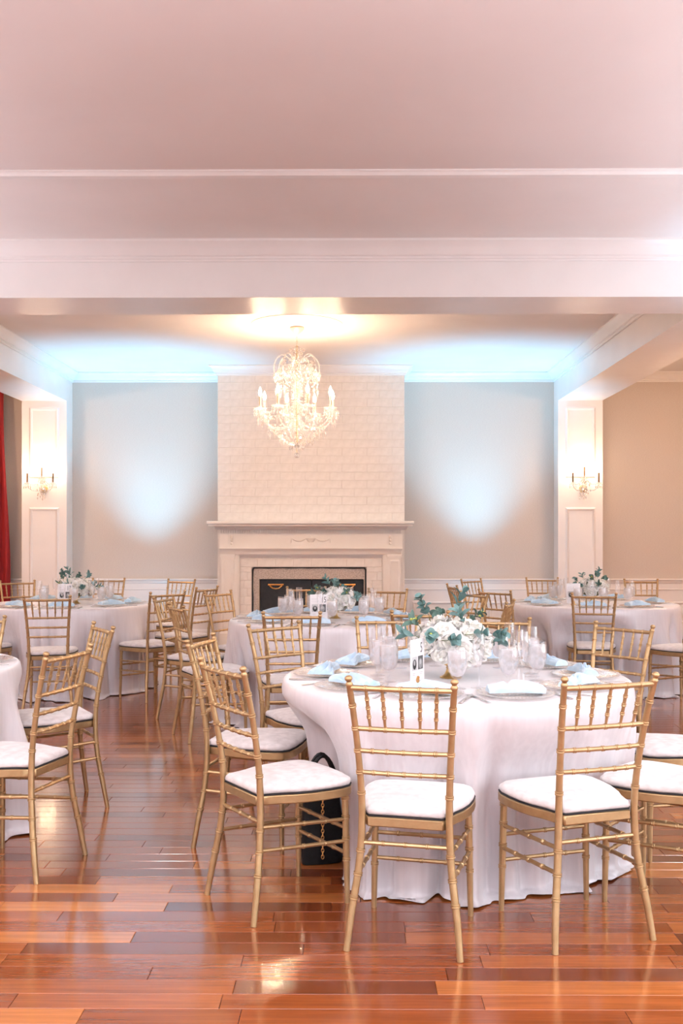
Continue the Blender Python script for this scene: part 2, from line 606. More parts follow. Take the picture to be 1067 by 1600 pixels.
plank_me = {}
rest = MB()
n_planks = 0
rnd = random.Random(21)
row = 0
y = 2.35
rows = []
while y > ROOM_BACK:
    y -= PW
y += PW
while y + PW < FAR:
    rows.append(y)
    y += PW
for yy in rows:
    x = XL + rnd.uniform(0, 0.6) + 0.0
    first = x - XL
    if first > 0.05:
        plank_mb(first, XL, yy, 0, rest)
    while x < XR - 0.02:
        ln = rnd.choice(LENS)
        if x + ln > XR - 0.15:
            ln = XR - x
        tilt = rnd.uniform(-0.0025, 0.0025)
        halfw = 0.345 * yy + 0.1
        inview = yy > 2.6 and x < halfw and x + ln > -halfw
        if inview and n_planks < 298 and yy < 6.4 and ln in LENS:
            key = (ln, round(tilt, 3))
            if key not in plank_me:
                plank_me[key] = plank_mb(ln, 0, 0, key[1]).mesh('plank', M_WOOD)
            place('plank', plank_me[key], floor, (x, yy, 0))
            n_planks += 1
        else:
            plank_mb(ln, x, yy, tilt, rest)
        x += ln
ro = rest.build('planking', M_WOOD, floor)
ro['kind'] = 'stuff'

# ceiling
struct('ceiling', MB().box(XL, XR, ROOM_BACK, FAR, CEIL, CEIL + 0.15), M_CEIL)
FIELD_Y = 5.86
o = struct('ceiling_panel', MB().box(XL + 0.9, XR - 0.9, ROOM_BACK + 0.9, FIELD_Y, CEIL - 0.004, CEIL), M_CEILF)
CEIL_TRIM = [(0, 0), (0.13, 0), (0.13, 0.010), (0.118, 0.016), (0.104, 0.016), (0.098, 0.024), (0.06, 0.030), (0.03, 0.030), (0.018, 0.018), (0.006, 0.014), (0, 0.012)]


def mould(name, prof, segs, m=M_WHITE, smooth=30):
    mb = MB()
    for s in segs:
        mb.profile(prof, *s)
    return struct(name, mb, m, smooth)


# trim round the tan ceiling field: a flat moulding on the ceiling
x0, x1, y0, y1 = XL + 0.9, XR - 0.9, ROOM_BACK + 0.9, FIELD_Y
mould('trim_1', CEIL_TRIM, [((x0, y1, CEIL), (x1, y1, CEIL), (0, 1, 0), -1, -1)])
mould('trim_2', CEIL_TRIM, [((x0, y0, CEIL), (x0, y1, CEIL), (-1, 0, 0), -1, -1)])
mould('trim_3', CEIL_TRIM, [((x1, y1, CEIL), (x1, y0, CEIL), (1, 0, 0), -1, -1)])
mould('trim_4', CEIL_TRIM, [((x1, y0, CEIL), (x0, y0, CEIL), (0, -1, 0), -1, -1)])

# walls
struct('wall_far', MB().box(XL - 0.2, XR + 0.2, FAR, FAR + 0.2, 0, CEIL), M_WALL)
struct('wall_left', MB().box(XL - 0.2, XL, ROOM_BACK - 0.2, FAR, 0, CEIL), M_WALL)
wr_ = MB().box(XR, XR + 0.2, ROOM_BACK - 0.2, FAR, 0, WIN_Z0).box(XR, XR + 0.2, ROOM_BACK - 0.2, FAR, WIN_Z1, CEIL)
edges = [ROOM_BACK - 0.2]
for wy in SIDE_WIN_Y:
    edges += [wy - WIN_W / 2, wy + WIN_W / 2]
edges.append(FAR)
for i in range(0, len(edges), 2):
    wr_.box(XR, XR + 0.2, edges[i], edges[i + 1], WIN_Z0, WIN_Z1)
struct('wall_right', wr_, M_WALL)
wb_ = MB()
edges = [XL]
for wx in WIN_X:
    edges += [wx - WIN_W / 2, wx + WIN_W / 2]
edges.append(XR)
for i in range(0, len(edges), 2):
    wb_.box(edges[i], edges[i + 1], ROOM_BACK - 0.2, ROOM_BACK, WIN_Z0, WIN_Z1)
wb_.box(XL, XR, ROOM_BACK - 0.2, ROOM_BACK, 0, WIN_Z0)
wb_.box(XL, XR, ROOM_BACK - 0.2, ROOM_BACK, WIN_Z1, CEIL)
struct('wall_back', wb_, M_WALL)
for i, (wx, wy, wrz) in enumerate([(q, ROOM_BACK - 0.1, 0) for q in WIN_X] + [(XR + 0.1, q, PI / 2) for q in SIDE_WIN_Y]):  # all these windows are out of view, added to go with the fill light
    w = empty('window_%d' % (i + 1), (wx, wy, WIN_Z0), wrz)
    w['kind'] = 'structure'
    hw, hh = WIN_W / 2, WIN_Z1 - WIN_Z0
    fb = MB().box(-hw, -hw + 0.06, -0.05, 0.05, 0, hh).box(hw - 0.06, hw, -0.05, 0.05, 0, hh)
    fb.box(-hw + 0.06, hw - 0.06, -0.05, 0.05, 0, 0.06).box(-hw + 0.06, hw - 0.06, -0.05, 0.05, hh - 0.06, hh)
    fb.build('window_frame', M_FRAMEW, w)
    MB().box(-hw + 0.06, hw - 0.06, -0.006, 0.006, 0.06, hh - 0.06).build('pane', M_PANE, w)
    for k in range(1, 3):
        MB().box(-hw + 0.06, hw - 0.06, -0.02, 0.02, hh * k / 3 - 0.015, hh * k / 3 + 0.015).build('glazing_bar', M_FRAMEW, w)

# cross beam and side beams, pilasters
struct('beam_cross', MB().box(XL, XR, FB0, FB1, BEAM_Z, CEIL), M_WHITE)
struct('beam_side_left', MB().box(PL0, PL1, FB1, FAR, BEAM_Z, CEIL), M_WHITE)
struct('beam_side_right', MB().box(PR0, PR1, FB1, FAR, BEAM_Z, CEIL), M_WHITE)


def frame_mould(mb, x0, x1, z0, z1, yf, w=0.045, d=0.018):
    """picture-frame moulding on a wall facing -y at depth yf"""
    prof = [(0, 0), (0.012, d * 0.6), (0.02, d), (w - 0.014, d * 0.75), (w, 0.002), (w, 0)]
    ring = [(x0, z0), (x1, z0), (x1, z1), (x0, z1)]
    sg = [(1, 1), (-1, 1), (-1, -1), (1, -1)]
    k = len(prof)
    vs, fs = [], []
    for (x, z), (sx, sz) in zip(ring, sg):
        for p, dd in prof:
            vs.append((x + sx * p, yf - dd, z + sz * p))
    for i in range(4):
        j = (i + 1) % 4
        for q in range(k - 1):
            fs.append((i * k + q, j * k + q, j * k + q + 1, i * k + q + 1))
    mb.add(vs, fs)


for nm, a, bb in (('pilaster_left', PL0, PL1), ('pilaster_right', PR0, PR1)):
    p = struct(nm, MB().box(a, bb, PIL_Y, FAR, 0, BEAM_Z), M_WHITE)
    c = (a + bb) / 2
    m1 = MB()
    frame_mould(m1, c - 0.195, c + 0.195, 2.14, 3.064, PIL_Y)
    m1.build('upper_panel_moulding', M_WHITE, p, 40)
    m2 = MB()
    frame_mould(m2, c - 0.195, c + 0.195, 0.30, 1.76, PIL_Y)
    m2.build('lower_panel_moulding', M_WHITE, p, 40)
    MB().box(a - 0.012, bb + 0.012, PIL_Y - 0.02, PIL_Y, 0, 0.17).build('plinth', M_WHITE, p)

CROWN = [(0, 0), (0.105, 0), (0.105, 0.014), (0.095, 0.022), (0.078, 0.034), (0.058, 0.054), (0.046, 0.078), (0.036, 0.090), (0.022, 0.094), (0.022, 0.106), (0.014, 0.112), (0.014, 0.124), (0, 0.124)]
CROWN_B = [(p * 1.05, d * 1.14) for p, d in CROWN]
nt = 5


def crown(segs, prof=CROWN):
    global nt
    mould('trim_%d' % nt, prof, segs)
    nt += 1


crown([((PL1, FAR, CEIL), (CB0, FAR, CEIL), (0, -1, 0), 1, 1)])
crown([((CB1, FAR, CEIL), (PR0, FAR, CEIL), (0, -1, 0), 1, 1)])
crown([((CB0, FAR, CEIL), (CB0, CB_Y, CEIL), (-1, 0, 0), 1, -1),
       ((CB0, CB_Y, CEIL), (CB1, CB_Y, CEIL), (0, -1, 0), -1, -1),
       ((CB1, CB_Y, CEIL), (CB1, FAR, CEIL), (1, 0, 0), -1, 1)])
crown([((PL1, FB1, CEIL), (PL1, FAR, CEIL), (1, 0, 0), 1, 1)])
crown([((PR0, FAR, CEIL), (PR0, FB1, CEIL), (-1, 0, 0), 1, 1)])
crown([((PL1, FB1, CEIL), (PR0, FB1, CEIL), (0, 1, 0), 1, 1)])
crown([((XL, FB0, CEIL), (XR, FB0, CEIL), (0, -1, 0), 0, 0)], CROWN_B)
crown([((XL, FAR, CEIL), (PL0, FAR, CEIL), (0, -1, 0), 0, 1)])
crown([((PR1, FAR, CEIL), (XR, FAR, CEIL), (0, -1, 0), 1, 0)])
crown([((PL0, FAR, CEIL), (PL0, FB1, CEIL), (-1, 0, 0), 1, 0)])
crown([((PR1, FB1, CEIL), (PR1, FAR, CEIL), (1, 0, 0), 0, 1)])

# wainscot, chair rail, baseboard on the far wall
RAIL = [(0, 0), (0.042, 0), (0.046, 0.010), (0.040, 0.022), (0.030, 0.030), (0.026, 0.052), (0.018, 0.062), (0.012, 0.070), (0, 0.070)]
BASE = [(0, 0), (0.010, 0.0), (0.016, 0.018), (0.020, 0.03), (0.020, 0.15), (0, 0.15)]
for i, (a, bb, nm) in enumerate(((PL1, CB0, 'left_bay'), (CB1, PR0, 'right_bay'), (XL, PL0, 'left_aisle'), (PR1, XR, 'right_aisle'))):
    w = struct('wainscot_' + nm, MB().box(a, bb, FAR - 0.015, FAR, 0, 0.80), M_WHITE)
    MB().profile(RAIL, (a, FAR - 0.0, 0.822), (bb, FAR - 0.0, 0.822), (0, -1, 0)).build('chair_rail', M_WHITE, w, 30)
    MB().profile([(0, 0), (0.024, 0), (0.028, 0.008), (0.02, 0.016), (0, 0.018)], (a, FAR - 0.0, 0.69), (bb, FAR - 0.0, 0.69), (0, -1, 0)).build('rail_bead', M_WHITE, w, 30)
    n = 2 if bb - a < 2.1 else 3
    pw = (bb - a) / n
    for k in range(n):
        pm = MB()
        frame_mould(pm, a + k * pw + 0.13, a + (k + 1) * pw - 0.13 + 0.0, 0.24, 0.525, FAR - 0.015, 0.04, 0.016)
        pm.build('panel_moulding', M_WHITE, w, 40)
    bo = MB().profile(BASE, (a, FAR - 0.015, 0.15), (bb, FAR - 0.015, 0.15), (0, -1, 0)).build('baseboard_' + nm, M_WHITE, None, 30)
    bo['kind'] = 'structure'
for nm, xx, nx in (('left', XL, 1), ('right', XR, -1)):
    bo = MB().profile(BASE, (xx, ROOM_BACK, 0.15), (xx, FAR, 0.15), (nx, 0, 0)).build('baseboard_' + nm, M_WHITE, None, 30)
    bo['kind'] = 'structure'

# ------------------------------------------------------------------ chimney breast with painted bricks
MANT_TOP = 1.575
cb = MB()
FOX0, FOX1, FOZ = -1.235, 0.225, 0.995        # stone slab opening in the breast
cb.box(CB0, FOX0, CB_Y, FAR, 0, CEIL)
cb.box(FOX1, CB1, CB_Y, FAR, 0, CEIL)
cb.box(FOX0, FOX1, CB_Y, FAR, FOZ, CEIL)
cb.box(FOX0, FOX1, CB_Y + 0.30, FAR, 0, FOZ)
chimney = struct('chimney_breast', cb, M_MORTAR)
BH, BL = 0.1035, 0.316
brick_me = {}
rnd = random.Random(5)


def brick(x0, x1, z0, z1, yf, parent, h=0.0035):
    w, hh = round(x1 - x0, 3), round(z1 - z0, 3)
    key = (w, hh, h)
    if key not in brick_me:
        c = 0.0035
        brick_me[key] = MB().add(
            [(0, 0, 0), (w, 0, 0), (w, 0, hh), (0, 0, hh), (c, -h, c), (w - c, -h, c), (w - c, -h, hh - c), (c, -h, hh - c)],
            [(4, 5, 6, 7), (0, 1, 5, 4), (1, 2, 6, 5), (2, 3, 7, 6), (3, 0, 4, 7)]).mesh('brick', M_BRICK)
    place('brick', brick_me[key], parent, (x0, yf + rnd.uniform(0, 0.0015), z0))


z = MANT_TOP + 0.004
r = 0
while z < CEIL - 0.09:
    z1 = min(z + BH - 0.003, CEIL - 0.05)
    x = CB0 + 0.001
    off = BL / 2 if r % 2 else 0
    xs = [x]
    nx_ = CB0 + (off if off else BL)
    while nx_ < CB1 - 0.05:
        xs.append(nx_)
        nx_ += BL
    xs.append(CB1 - 0.001)
    for a, bb in zip(xs, xs[1:]):
        brick(a, bb - 0.003, z, z1, CB_Y, chimney)
    z += BH
    r += 1

# ------------------------------------------------------------------ fireplace mantel
mantel = empty('fireplace_mantel', ((CB0 + CB1) / 2, CB_Y, 0))
tag(mantel, 'cream fireplace mantel with dentil row below its shelf on the brick chimney', 'mantel')
HWM = (CB1 - CB0) / 2          # half width of the breast
yf = -0.002
mb = MB().profile([(0, 0), (0.245, 0), (0.25, 0.006), (0.25, 0.030), (0.236, 0.036), (0.225, 0.040), (0.215, 0.064), (0, 0.064)],
                  (-HWM - 0.0, yf, MANT_TOP), (HWM + 0.0, yf, MANT_TOP), (0, -1, 0), -0.42, -0.42)
mb.build('shelf', M_MANTEL, mantel, 30)
MB().profile([(0, 0), (0.165, 0), (0.15, 0.016), (0.115, 0.036), (0.095, 0.044), (0, 0.044)],
             (-HWM + 0.02, yf, MANT_TOP - 0.0645), (HWM - 0.02, yf, MANT_TOP - 0.0645), (0, -1, 0), -0.3, -0.3).build('bed_moulding', M_MANTEL, mantel, 30)
dent = MB()
nd = 78
for i in range(nd):
    xx = -HWM + 0.045 + i * (2 * HWM - 0.09) / (nd - 1)
    dent.box(xx - 0.0085, xx + 0.0085, -0.088, -0.062, MANT_TOP - 0.150, MANT_TOP - 0.110)
tag(dent.build('dentils', M_MANTEL, mantel), kind='stuff')
# frieze board
MB().box(-HWM + 0.03, HWM - 0.03, -0.062, yf, MANT_TOP - 0.36, MANT_TOP - 0.109).build('frieze', M_MANTEL, mantel)
for sx in (-1, 1):
    cx = sx * (HWM - 0.085)
    MB().box(cx - 0.055, cx + 0.055, -0.072, -0.062, MANT_TOP - 0.355, MANT_TOP - 0.155).build('corner_block', M_MANTEL, mantel)
    orn = MB()
    for k in range(3):
        orn.lathe([(0.001, 0.0), (0.012, 0.002), (0.016, 0.008), (0.010, 0.014), (0.001, 0.016)], 10,
                  Matrix.Translation((cx - sx * 0.1, -0.064, MANT_TOP - 0.20 - k * 0.04)) @ Matrix.Rotation(PI / 2, 4, 'X') @ Matrix.Scale(1.6 - 0.3 * k, 4, (0, 1, 0)))
    orn.build('drop_ornament', M_MANTEL, mantel, 60)
orn = MB()
orn.lathe([(0.001, -0.03), (0.03, -0.03), (0.045, -0.01), (0.06, 0.012), (0.066, 0.02), (0.04, 0.024), (0.02, 0.04), (0.001, 0.044)], 20,
          Matrix.Translation((0, -0.064, MANT_TOP - 0.235)) @ Matrix.Scale(0.25, 4, (0, 1, 0)))
for sx in (-1, 1):
    pts = [(sx * (0.06 + 0.03 * k), -0.066, MANT_TOP - 0.215 - 0.035 * math.sin(PI * k / 6)) for k in range(7)]
    orn.tube(pts, [0.005 + 0.006 * math.sin(PI * k / 6) for k in range(7)], 8)
    orn.tube([(sx * 0.24, -0.066, MANT_TOP - 0.215), (sx * 0.246, -0.066, MANT_TOP - 0.25), (sx * 0.25, -0.066, MANT_TOP - 0.28)], [0.005, 0.008, 0.002], 8)
orn.build('urn_and_swag_carving', M_MANTEL, mantel, 60)
MB().profile([(0, 0), (0.10, 0), (0.10, 0.012), (0.088, 0.024), (0.078, 0.040), (0.070, 0.05), (0.062, 0.085), (0, 0.085)],
             (-HWM + 0.06, yf, MANT_TOP - 0.335), (HWM - 0.06, yf, MANT_TOP - 0.335), (0, -1, 0), -0.3, -0.3).build('architrave', M_MANTEL, mantel, 30)
PILW = 0.165
for sx in (-1, 1):
    a = sx * (HWM - 0.13)
    MB().box(a - PILW / 2, a + PILW / 2, -0.058, yf, 0.16, MANT_TOP - 0.42).build('side_pilaster', M_MANTEL, mantel)
    MB().box(a - PILW / 2 - 0.012, a + PILW / 2 + 0.012, -0.07, yf, MANT_TOP - 0.455, MANT_TOP - 0.42).build('pilaster_capital', M_MANTEL, mantel)
    MB().box(a - PILW / 2 - 0.015, a + PILW / 2 + 0.015, -0.078, yf, 0, 0.16).build('pilaster_plinth', M_MANTEL, mantel)
    pm = MB()
    frame_mould(pm, a - 0.06, a + 0.06, 0.22, MANT_TOP - 0.49, -0.058, 0.02, 0.008)
    pm.build('pilaster_panel', M_MANTEL, mantel, 40)
# inner moulding round the brick slip
inner = MB()
IX, IZ = HWM - 0.25, MANT_TOP - 0.425
inner.box(-IX - 0.05, -IX + 0.012, -0.05, yf, 0, IZ + 0.0)
inner.box(IX - 0.012, IX + 0.05, -0.05, yf, 0, IZ + 0.0)
inner.box(-IX - 0.05, IX + 0.05, -0.05, yf, IZ, IZ + 0.03)
inner.box(-IX + 0.012, -IX + 0.03, -0.03, yf, 0, IZ - 0.02)
inner.box(IX - 0.03, IX - 0.012, -0.03, yf, 0, IZ - 0.02)
inner.box(-IX + 0.012, IX - 0.012, -0.03, yf, IZ - 0.02, IZ)
inner.build('inner_moulding', M_MANTEL, mantel)
# bricks between moulding and opening
mc = (CB0 + CB1) / 2
zz = 0.0
r = 0
while zz < IZ - 0.06:
    z1 = min(zz + BH - 0.003, IZ - 0.022)
    xa, xb = mc - IX + 0.032, mc + IX - 0.032
    if z1 < FOZ + 0.005:
        for a, bb in ((xa, FOX0 - 0.002), (FOX1 + 0.002, xb)):
            md = a + (bb - a) * (0.35 if r % 2 else 0.65)
            brick(a, md - 0.003, zz, z1, CB_Y, chimney)
            brick(md, bb, zz, z1, CB_Y, chimney)
    elif zz > FOZ - 0.005:
        nb = 8
        st = (xb - xa) / nb
        for k in range(nb):
            brick(xa + k * st, xa + (k + 1) * st - 0.003, zz, z1, CB_Y, chimney)
    zz += BH
    r += 1
    if zz < FOZ < zz + BH - 0.01:
        z1 = FOZ
        for a, bb in ((xa, FOX0 - 0.002), (FOX1 + 0.002, xb)):
            brick(a, bb, zz, FOZ - 0.002, CB_Y, chimney)
        zz = FOZ + 0.001

# stone surround, fire screen, cord
slab = MB()
SX0, SX1, SZ = FOX0 + 0.095, FOX1 - 0.035, FOZ - 0.155
slab.box(FOX0, SX0, CB_Y + 0.03, CB_Y + 0.30, 0, FOZ)
slab.box(SX1, FOX1, CB_Y + 0.03, CB_Y + 0.30, 0, FOZ)
slab.box(SX0, SX1, CB_Y + 0.03, CB_Y + 0.30, SZ, FOZ)
o = slab.build('stone_surround', M_SLAB, chimney)
cord = MB()
cp = []
for k in range(9):
    cp.append((FOX0 + 0.006 + 0.004 * math.sin(k * 1.7), CB_Y + 0.018, 0.02 + (FOZ - 0.06) * k / 8))
for k in range(17):
    t_ = k / 16
    cp.append((FOX0 + 0.03 + (FOX1 - FOX0 - 0.06) * t_, CB_Y + 0.018, FOZ - 0.008 + 0.006 * math.sin(t_ * 3.3) + 0.003 * math.sin(k * 2.1)))
for k in range(9):
    cp.append((FOX1 - 0.006, CB_Y + 0.018, FOZ - 0.04 - (FOZ - 0.06) * k / 8))
cord.tube(cp, 0.014, 8)
tag(cord.build('lighting_cord', M_BLACK, None, 60), 'thick black cord draped around the fireplace opening', 'cord')
screen = empty('fire_screen', ((SX0 + SX1) / 2, CB_Y + 0.14, 0))
tag(screen, 'black two-door fire screen with brass bar handles in the fireplace', 'fire screen')
hw = (SX1 - SX0) / 2 - 0.004
for sx in (-1, 1):
    a, bb = (-hw, -0.003) if sx < 0 else (0.003, hw)
    d_ = MB().bevbox(a, bb, -0.014, 0.014, 0.002, SZ - 0.006, 0.004).build('screen_door', M_BLACK, screen)
    hx = sx * 0.46
    hm = MB()
    hm.tube([(hx - 0.10, -0.03, 0.765), (hx + 0.10, -0.03, 0.765)], 0.011, 8)
    hm.tube([(hx - 0.085, -0.014, 0.765), (hx - 0.07, -0.045, 0.745), (hx - 0.04, -0.06, 0.722), (hx, -0.062, 0.715), (hx + 0.04, -0.06, 0.722), (hx + 0.07, -0.045, 0.745), (hx + 0.085, -0.014, 0.765)], 0.009, 8)
    for q in (-0.085, 0.085):
        hm.tube([(hx + q, -0.014, 0.765), (hx + q, -0.034, 0.765)], 0.012, 8)
    hm.build('handle', M_BRASS, d_, 40)

# ------------------------------------------------------------------ red velvet curtain against the far wall of the left aisle
cu = MB()
P = []
nz_ = 30
for i in range(nz_ + 1):
    zc = 0.03 + (3.30 - 0.03) * i / nz_
    edge = -4.43 - 0.085 * smoothstep(0.9, 3.2, zc)
    rowp = []
    for j in range(61):
        u = j / 60
        xx = -5.55 + (edge + 5.55) * u
        rowp.append((xx, 12.98 + 0.05 * math.sin(u * 2 * PI * 9 + 0.4 * math.sin(zc * 2)) + 0.012 * math.sin(u * 47), zc))
    P.append(rowp)
Pb = [[(x, y + 0.012, z) for x, y, z in reversed(rw)] for rw in P]
cu.grid([a + b_ for a, b_ in zip(P, Pb)])
co = cu.build('velvet_curtain', M_VELVET, None, 180)
tag(co, 'dark red velvet curtain hanging on the tan wall beside the sconce pilaster', 'curtain')
rod = MB().tube([(-5.7, 12.98, 3.33), (-4.4, 12.98, 3.33)], 0.016, 10)
for xx in (-5.6, -4.45):
    rod.tube([(xx, 12.98, 3.33), (xx, FAR, 3.33)], 0.01, 8)
tag(rod.build('curtain_rod', M_BRASS, None, 40), 'brass curtain rod carrying the red velvet curtain', 'curtain rod')

# ------------------------------------------------------------------ chandelier
CHX, CHY = -0.53, 10.17
rose = MB()
prof = [(0.47, 0.0), (0.47, -0.006), (0.455, -0.016), (0.43, -0.018), (0.415, -0.010), (0.30, -0.012), (0.285, -0.022), (0.25, -0.026), (0.22, -0.014), (0.12, -0.016), (0.10, -0.028), (0.0005, -0.03)]
rose.lathe(prof, 48)
med = rose.build('ceiling_medallion', M_CEIL, None, 40, (CHX, CHY, CEIL))
med['kind'] = 'structure'
for k in range(16):
    a = 2 * PI * k / 16
    lf = MB()
    rows_ = []
    for i in range(7):
        t_ = i / 6
        w_ = 0.045 * math.sin(PI * (0.08 + 0.9 * t_)) ** 0.8
        rr = 0.31 + 0.125 * t_
        rows_.append([(rr, -w_, 0), (rr, -w_ * 0.5, -0.012), (rr, 0, -0.008), (rr, w_ * 0.5, -0.012), (rr, w_, 0)])
    lf.grid(rows_)
    if k == 0:
        lfm = lf.mesh('acanthus_leaf', M_CEIL, 60)
    place('acanthus_leaf', lfm, med, (0, 0, -0.010), (0, 0, a))

ch = empty('chandelier', (CHX, CHY, CEIL - 0.03))
tag(ch, 'crystal chandelier with eight candle arms hanging before the brick chimney', 'chandelier')
# heights below are relative to the medallion (z = 3.52)
Z0 = CEIL - 0.03
zr = lambda h: h - Z0
MB().lathe([(0.0005, 0), (0.072, 0), (0.075, -0.012), (0.066, -0.03), (0.045, -0.055), (0.018, -0.072), (0.012, -0.08), (0.0005, -0.082)], 24).build('canopy', M_CREAM, ch, 40)
chain = MB()
zz = -0.08
k = 0
top_h = 3.325
while zz > zr(top_h):
    pts = []
    for q in range(9):
        a = 2 * PI * q / 8
        px, pz = 0.008 * math.cos(a), 0.014 * math.sin(a)
        pts.append((px if k % 2 else 0, 0 if k % 2 else px, zz - 0.012 + pz))
    chain.tube(pts, 0.0026, 6, cap=False)
    zz -= 0.021
    k += 1
chain.build('chain', M_CREAM, ch, 60)
# glass column
colp = [(0.001, 3.33), (0.02, 3.325), (0.035, 3.31), (0.06, 3.30), (0.075, 3.285), (0.03, 3.27), (0.022, 3.25), (0.05, 3.225), (0.062, 3.20), (0.055, 3.17), (0.028, 3.15),
        (0.03, 3.10), (0.045, 3.07), (0.08, 3.05), (0.085, 3.035), (0.05, 3.02), (0.025, 2.95), (0.035, 2.86), (0.03, 2.78), (0.04, 2.72), (0.08, 2.69), (0.085, 2.66), (0.045, 2.62), (0.045, 2.56), (0.07, 2.50), (0.075, 2.46), (0.04, 2.40), (0.02, 2.34), (0.001, 2.32)]
MB().lathe([(r_, zr(h)) for r_, h in colp], 16, flute=0.06, nflute=8).build('glass_column', M_CRYSTAL, ch, 50)
MB().tube([(0, 0, zr(3.33)), (0, 0, zr(2.34))], 0.008, 8).build('metal_spindle', M_COMPOTE, ch, 60)


def octa(mb, p, r_, h_, rz=0.0):
    x_, y_, z_ = p
    vs = [(x_, y_, z_ + h_ * 0.35)]
    for j in range(6):
        a = rz + 2 * PI * j / 6
        vs.append((x_ + r_ * math.cos(a), y_ + r_ * math.sin(a), z_))
    vs.append((x_, y_, z_ - h_ * 0.65))
    fs = [(0, 1 + j, 1 + (j + 1) % 6) for j in range(6)] + [(7, 1 + (j + 1) % 6, 1 + j) for j in range(6)]
    mb.add(vs, fs)


# upper scroll arms
ua = MB()
for j in range(10):
    t_ = j / 9
up_pts = [(0.05, 3.16), (0.09, 3.21), (0.14, 3.235), (0.19, 3.215), (0.225, 3.16), (0.235, 3.09), (0.225, 3.03), (0.205, 3.01), (0.195, 3.035)]
arm_pts = [(0.05, 2.56), (0.11, 2.51), (0.18, 2.485), (0.26, 2.49), (0.33, 2.535), (0.375, 2.60), (0.385, 2.66)]


def curve2(pts, n=22):
    tab = [(i, *p) for i, p in enumerate(pts)]
    return [catmull(tab, (len(pts) - 1) * i / (n - 1)) for i in range(n)]


upm = MB().tube([(x_, 0, zr(h)) for x_, h in curve2(up_pts)], 0.0075, 8).mesh('upper_scroll_arm', M_CRYSTAL, 60)
sw = MB()
for q in range(7):
    octa(sw, (0.225 - 0.012 * q * 0.3, 0.012 * ((q % 2) * 2 - 1), zr(3.03) - 0.022 * q), 0.009, 0.024, q)
octa(sw, (0.215, 0, zr(2.865)), 0.016, 0.085)
for q in range(5):
    a = 0.13 + q * 0.13
    for w_ in range(3):
        octa(sw, ((0.235 - 0.035 * w_) * math.cos(a), (0.235 - 0.035 * w_) * math.sin(a), zr(3.03 + 0.035 * w_)), 0.012, 0.055, a)
    octa(sw, (0.16 * math.cos(a), 0.16 * math.sin(a), zr(3.16)), 0.012, 0.05, a)
for q in range(9):   # string back to the column
    t_ = q / 8
    octa(sw, (0.21 - 0.15 * t_, 0, zr(3.02) - 0.10 * math.sin(PI * t_) - 0.02 * t_), 0.009, 0.02, q)
for q in range(9):   # swag to the neighbouring arm
    t_ = (q + 0.5) / 9
    a = t_ * 2 * PI / 8
    octa(sw, (0.23 * math.cos(a), 0.23 * math.sin(a), zr(3.05) - 0.075 * math.sin(PI * t_)), 0.010, 0.024, q)
swm = sw.mesh('crystal_swag', M_CRYSTAL)
for k in range(8):
    a = 2 * PI * k / 8 + 0.2
    place('upper_scroll_arm', upm, ch, (0, 0, 0), (0, 0, a))
    place('crystal_swag', swm, ch, (0, 0, 0), (0, 0, a))
# top crown of crystals
tp = MB()
for k in range(12):
    a = 2 * PI * k / 12
    octa(tp, (0.075 * math.cos(a), 0.075 * math.sin(a), zr(3.29)), 0.012, 0.04, a)
    octa(tp, (0.055 * math.cos(a + .2), 0.055 * math.sin(a + .2), zr(3.255)), 0.012, 0.05, a)
tp.build('crystal_crown', M_CRYSTAL, ch)
# column strings: beads falling around the stem
cs = MB()
for k in range(16):
    a = 2 * PI * k / 16
    for q in range(14):
        t_ = q / 13
        rr = 0.095 + 0.035 * math.sin(PI * t_)
        octa(cs, (rr * math.cos(a), rr * math.sin(a), zr(3.03 - 0.36 * t_)), 0.009, 0.024, q)
cs.build('crystal_strings', M_CRYSTAL, ch)
# basket below
bk = MB()
for k in range(24):
    a = 2 * PI * k / 24
    for q in range(9):
        t_ = q / 8
        rr = 0.27 * (1 - t_) ** 0.7 + 0.02
        octa(bk, (rr * math.cos(a), rr * math.sin(a), zr(2.50 - 0.19 * t_)), 0.012, 0.03, q)
for k in range(18):
    a = 2 * PI * k / 18 + 0.1
    octa(bk, (0.29 * math.cos(a), 0.29 * math.sin(a), zr(2.43 + 0.02 * math.sin(k * 3))), 0.015, 0.07, a)
    octa(bk, (0.17 * math.cos(a), 0.17 * math.sin(a), zr(2.36 + 0.01 * math.sin(k * 5))), 0.014, 0.06, a)
for k in range(8):
    a = 2 * PI * k / 8
    octa(bk, (0.07 * math.cos(a), 0.07 * math.sin(a), zr(2.29)), 0.014, 0.05, a)
bk.build('crystal_basket', M_CRYSTAL, ch)
ballm = bpy.data.meshes.new('crystal_ball')
bm = bmesh.new()
bmesh.ops.create_icosphere(bm, subdivisions=2, radius=0.032)
bm.to_mesh(ballm)
bm.free()
ballm.materials.append(M_CRYSTAL)
place('crystal_ball', ballm, ch, (0, 0, zr(2.215)))
MB().tube([(0, 0, zr(2.32)), (0, 0, zr(2.245))], 0.004, 6).build('ball_hook', M_COMPOTE, ch)

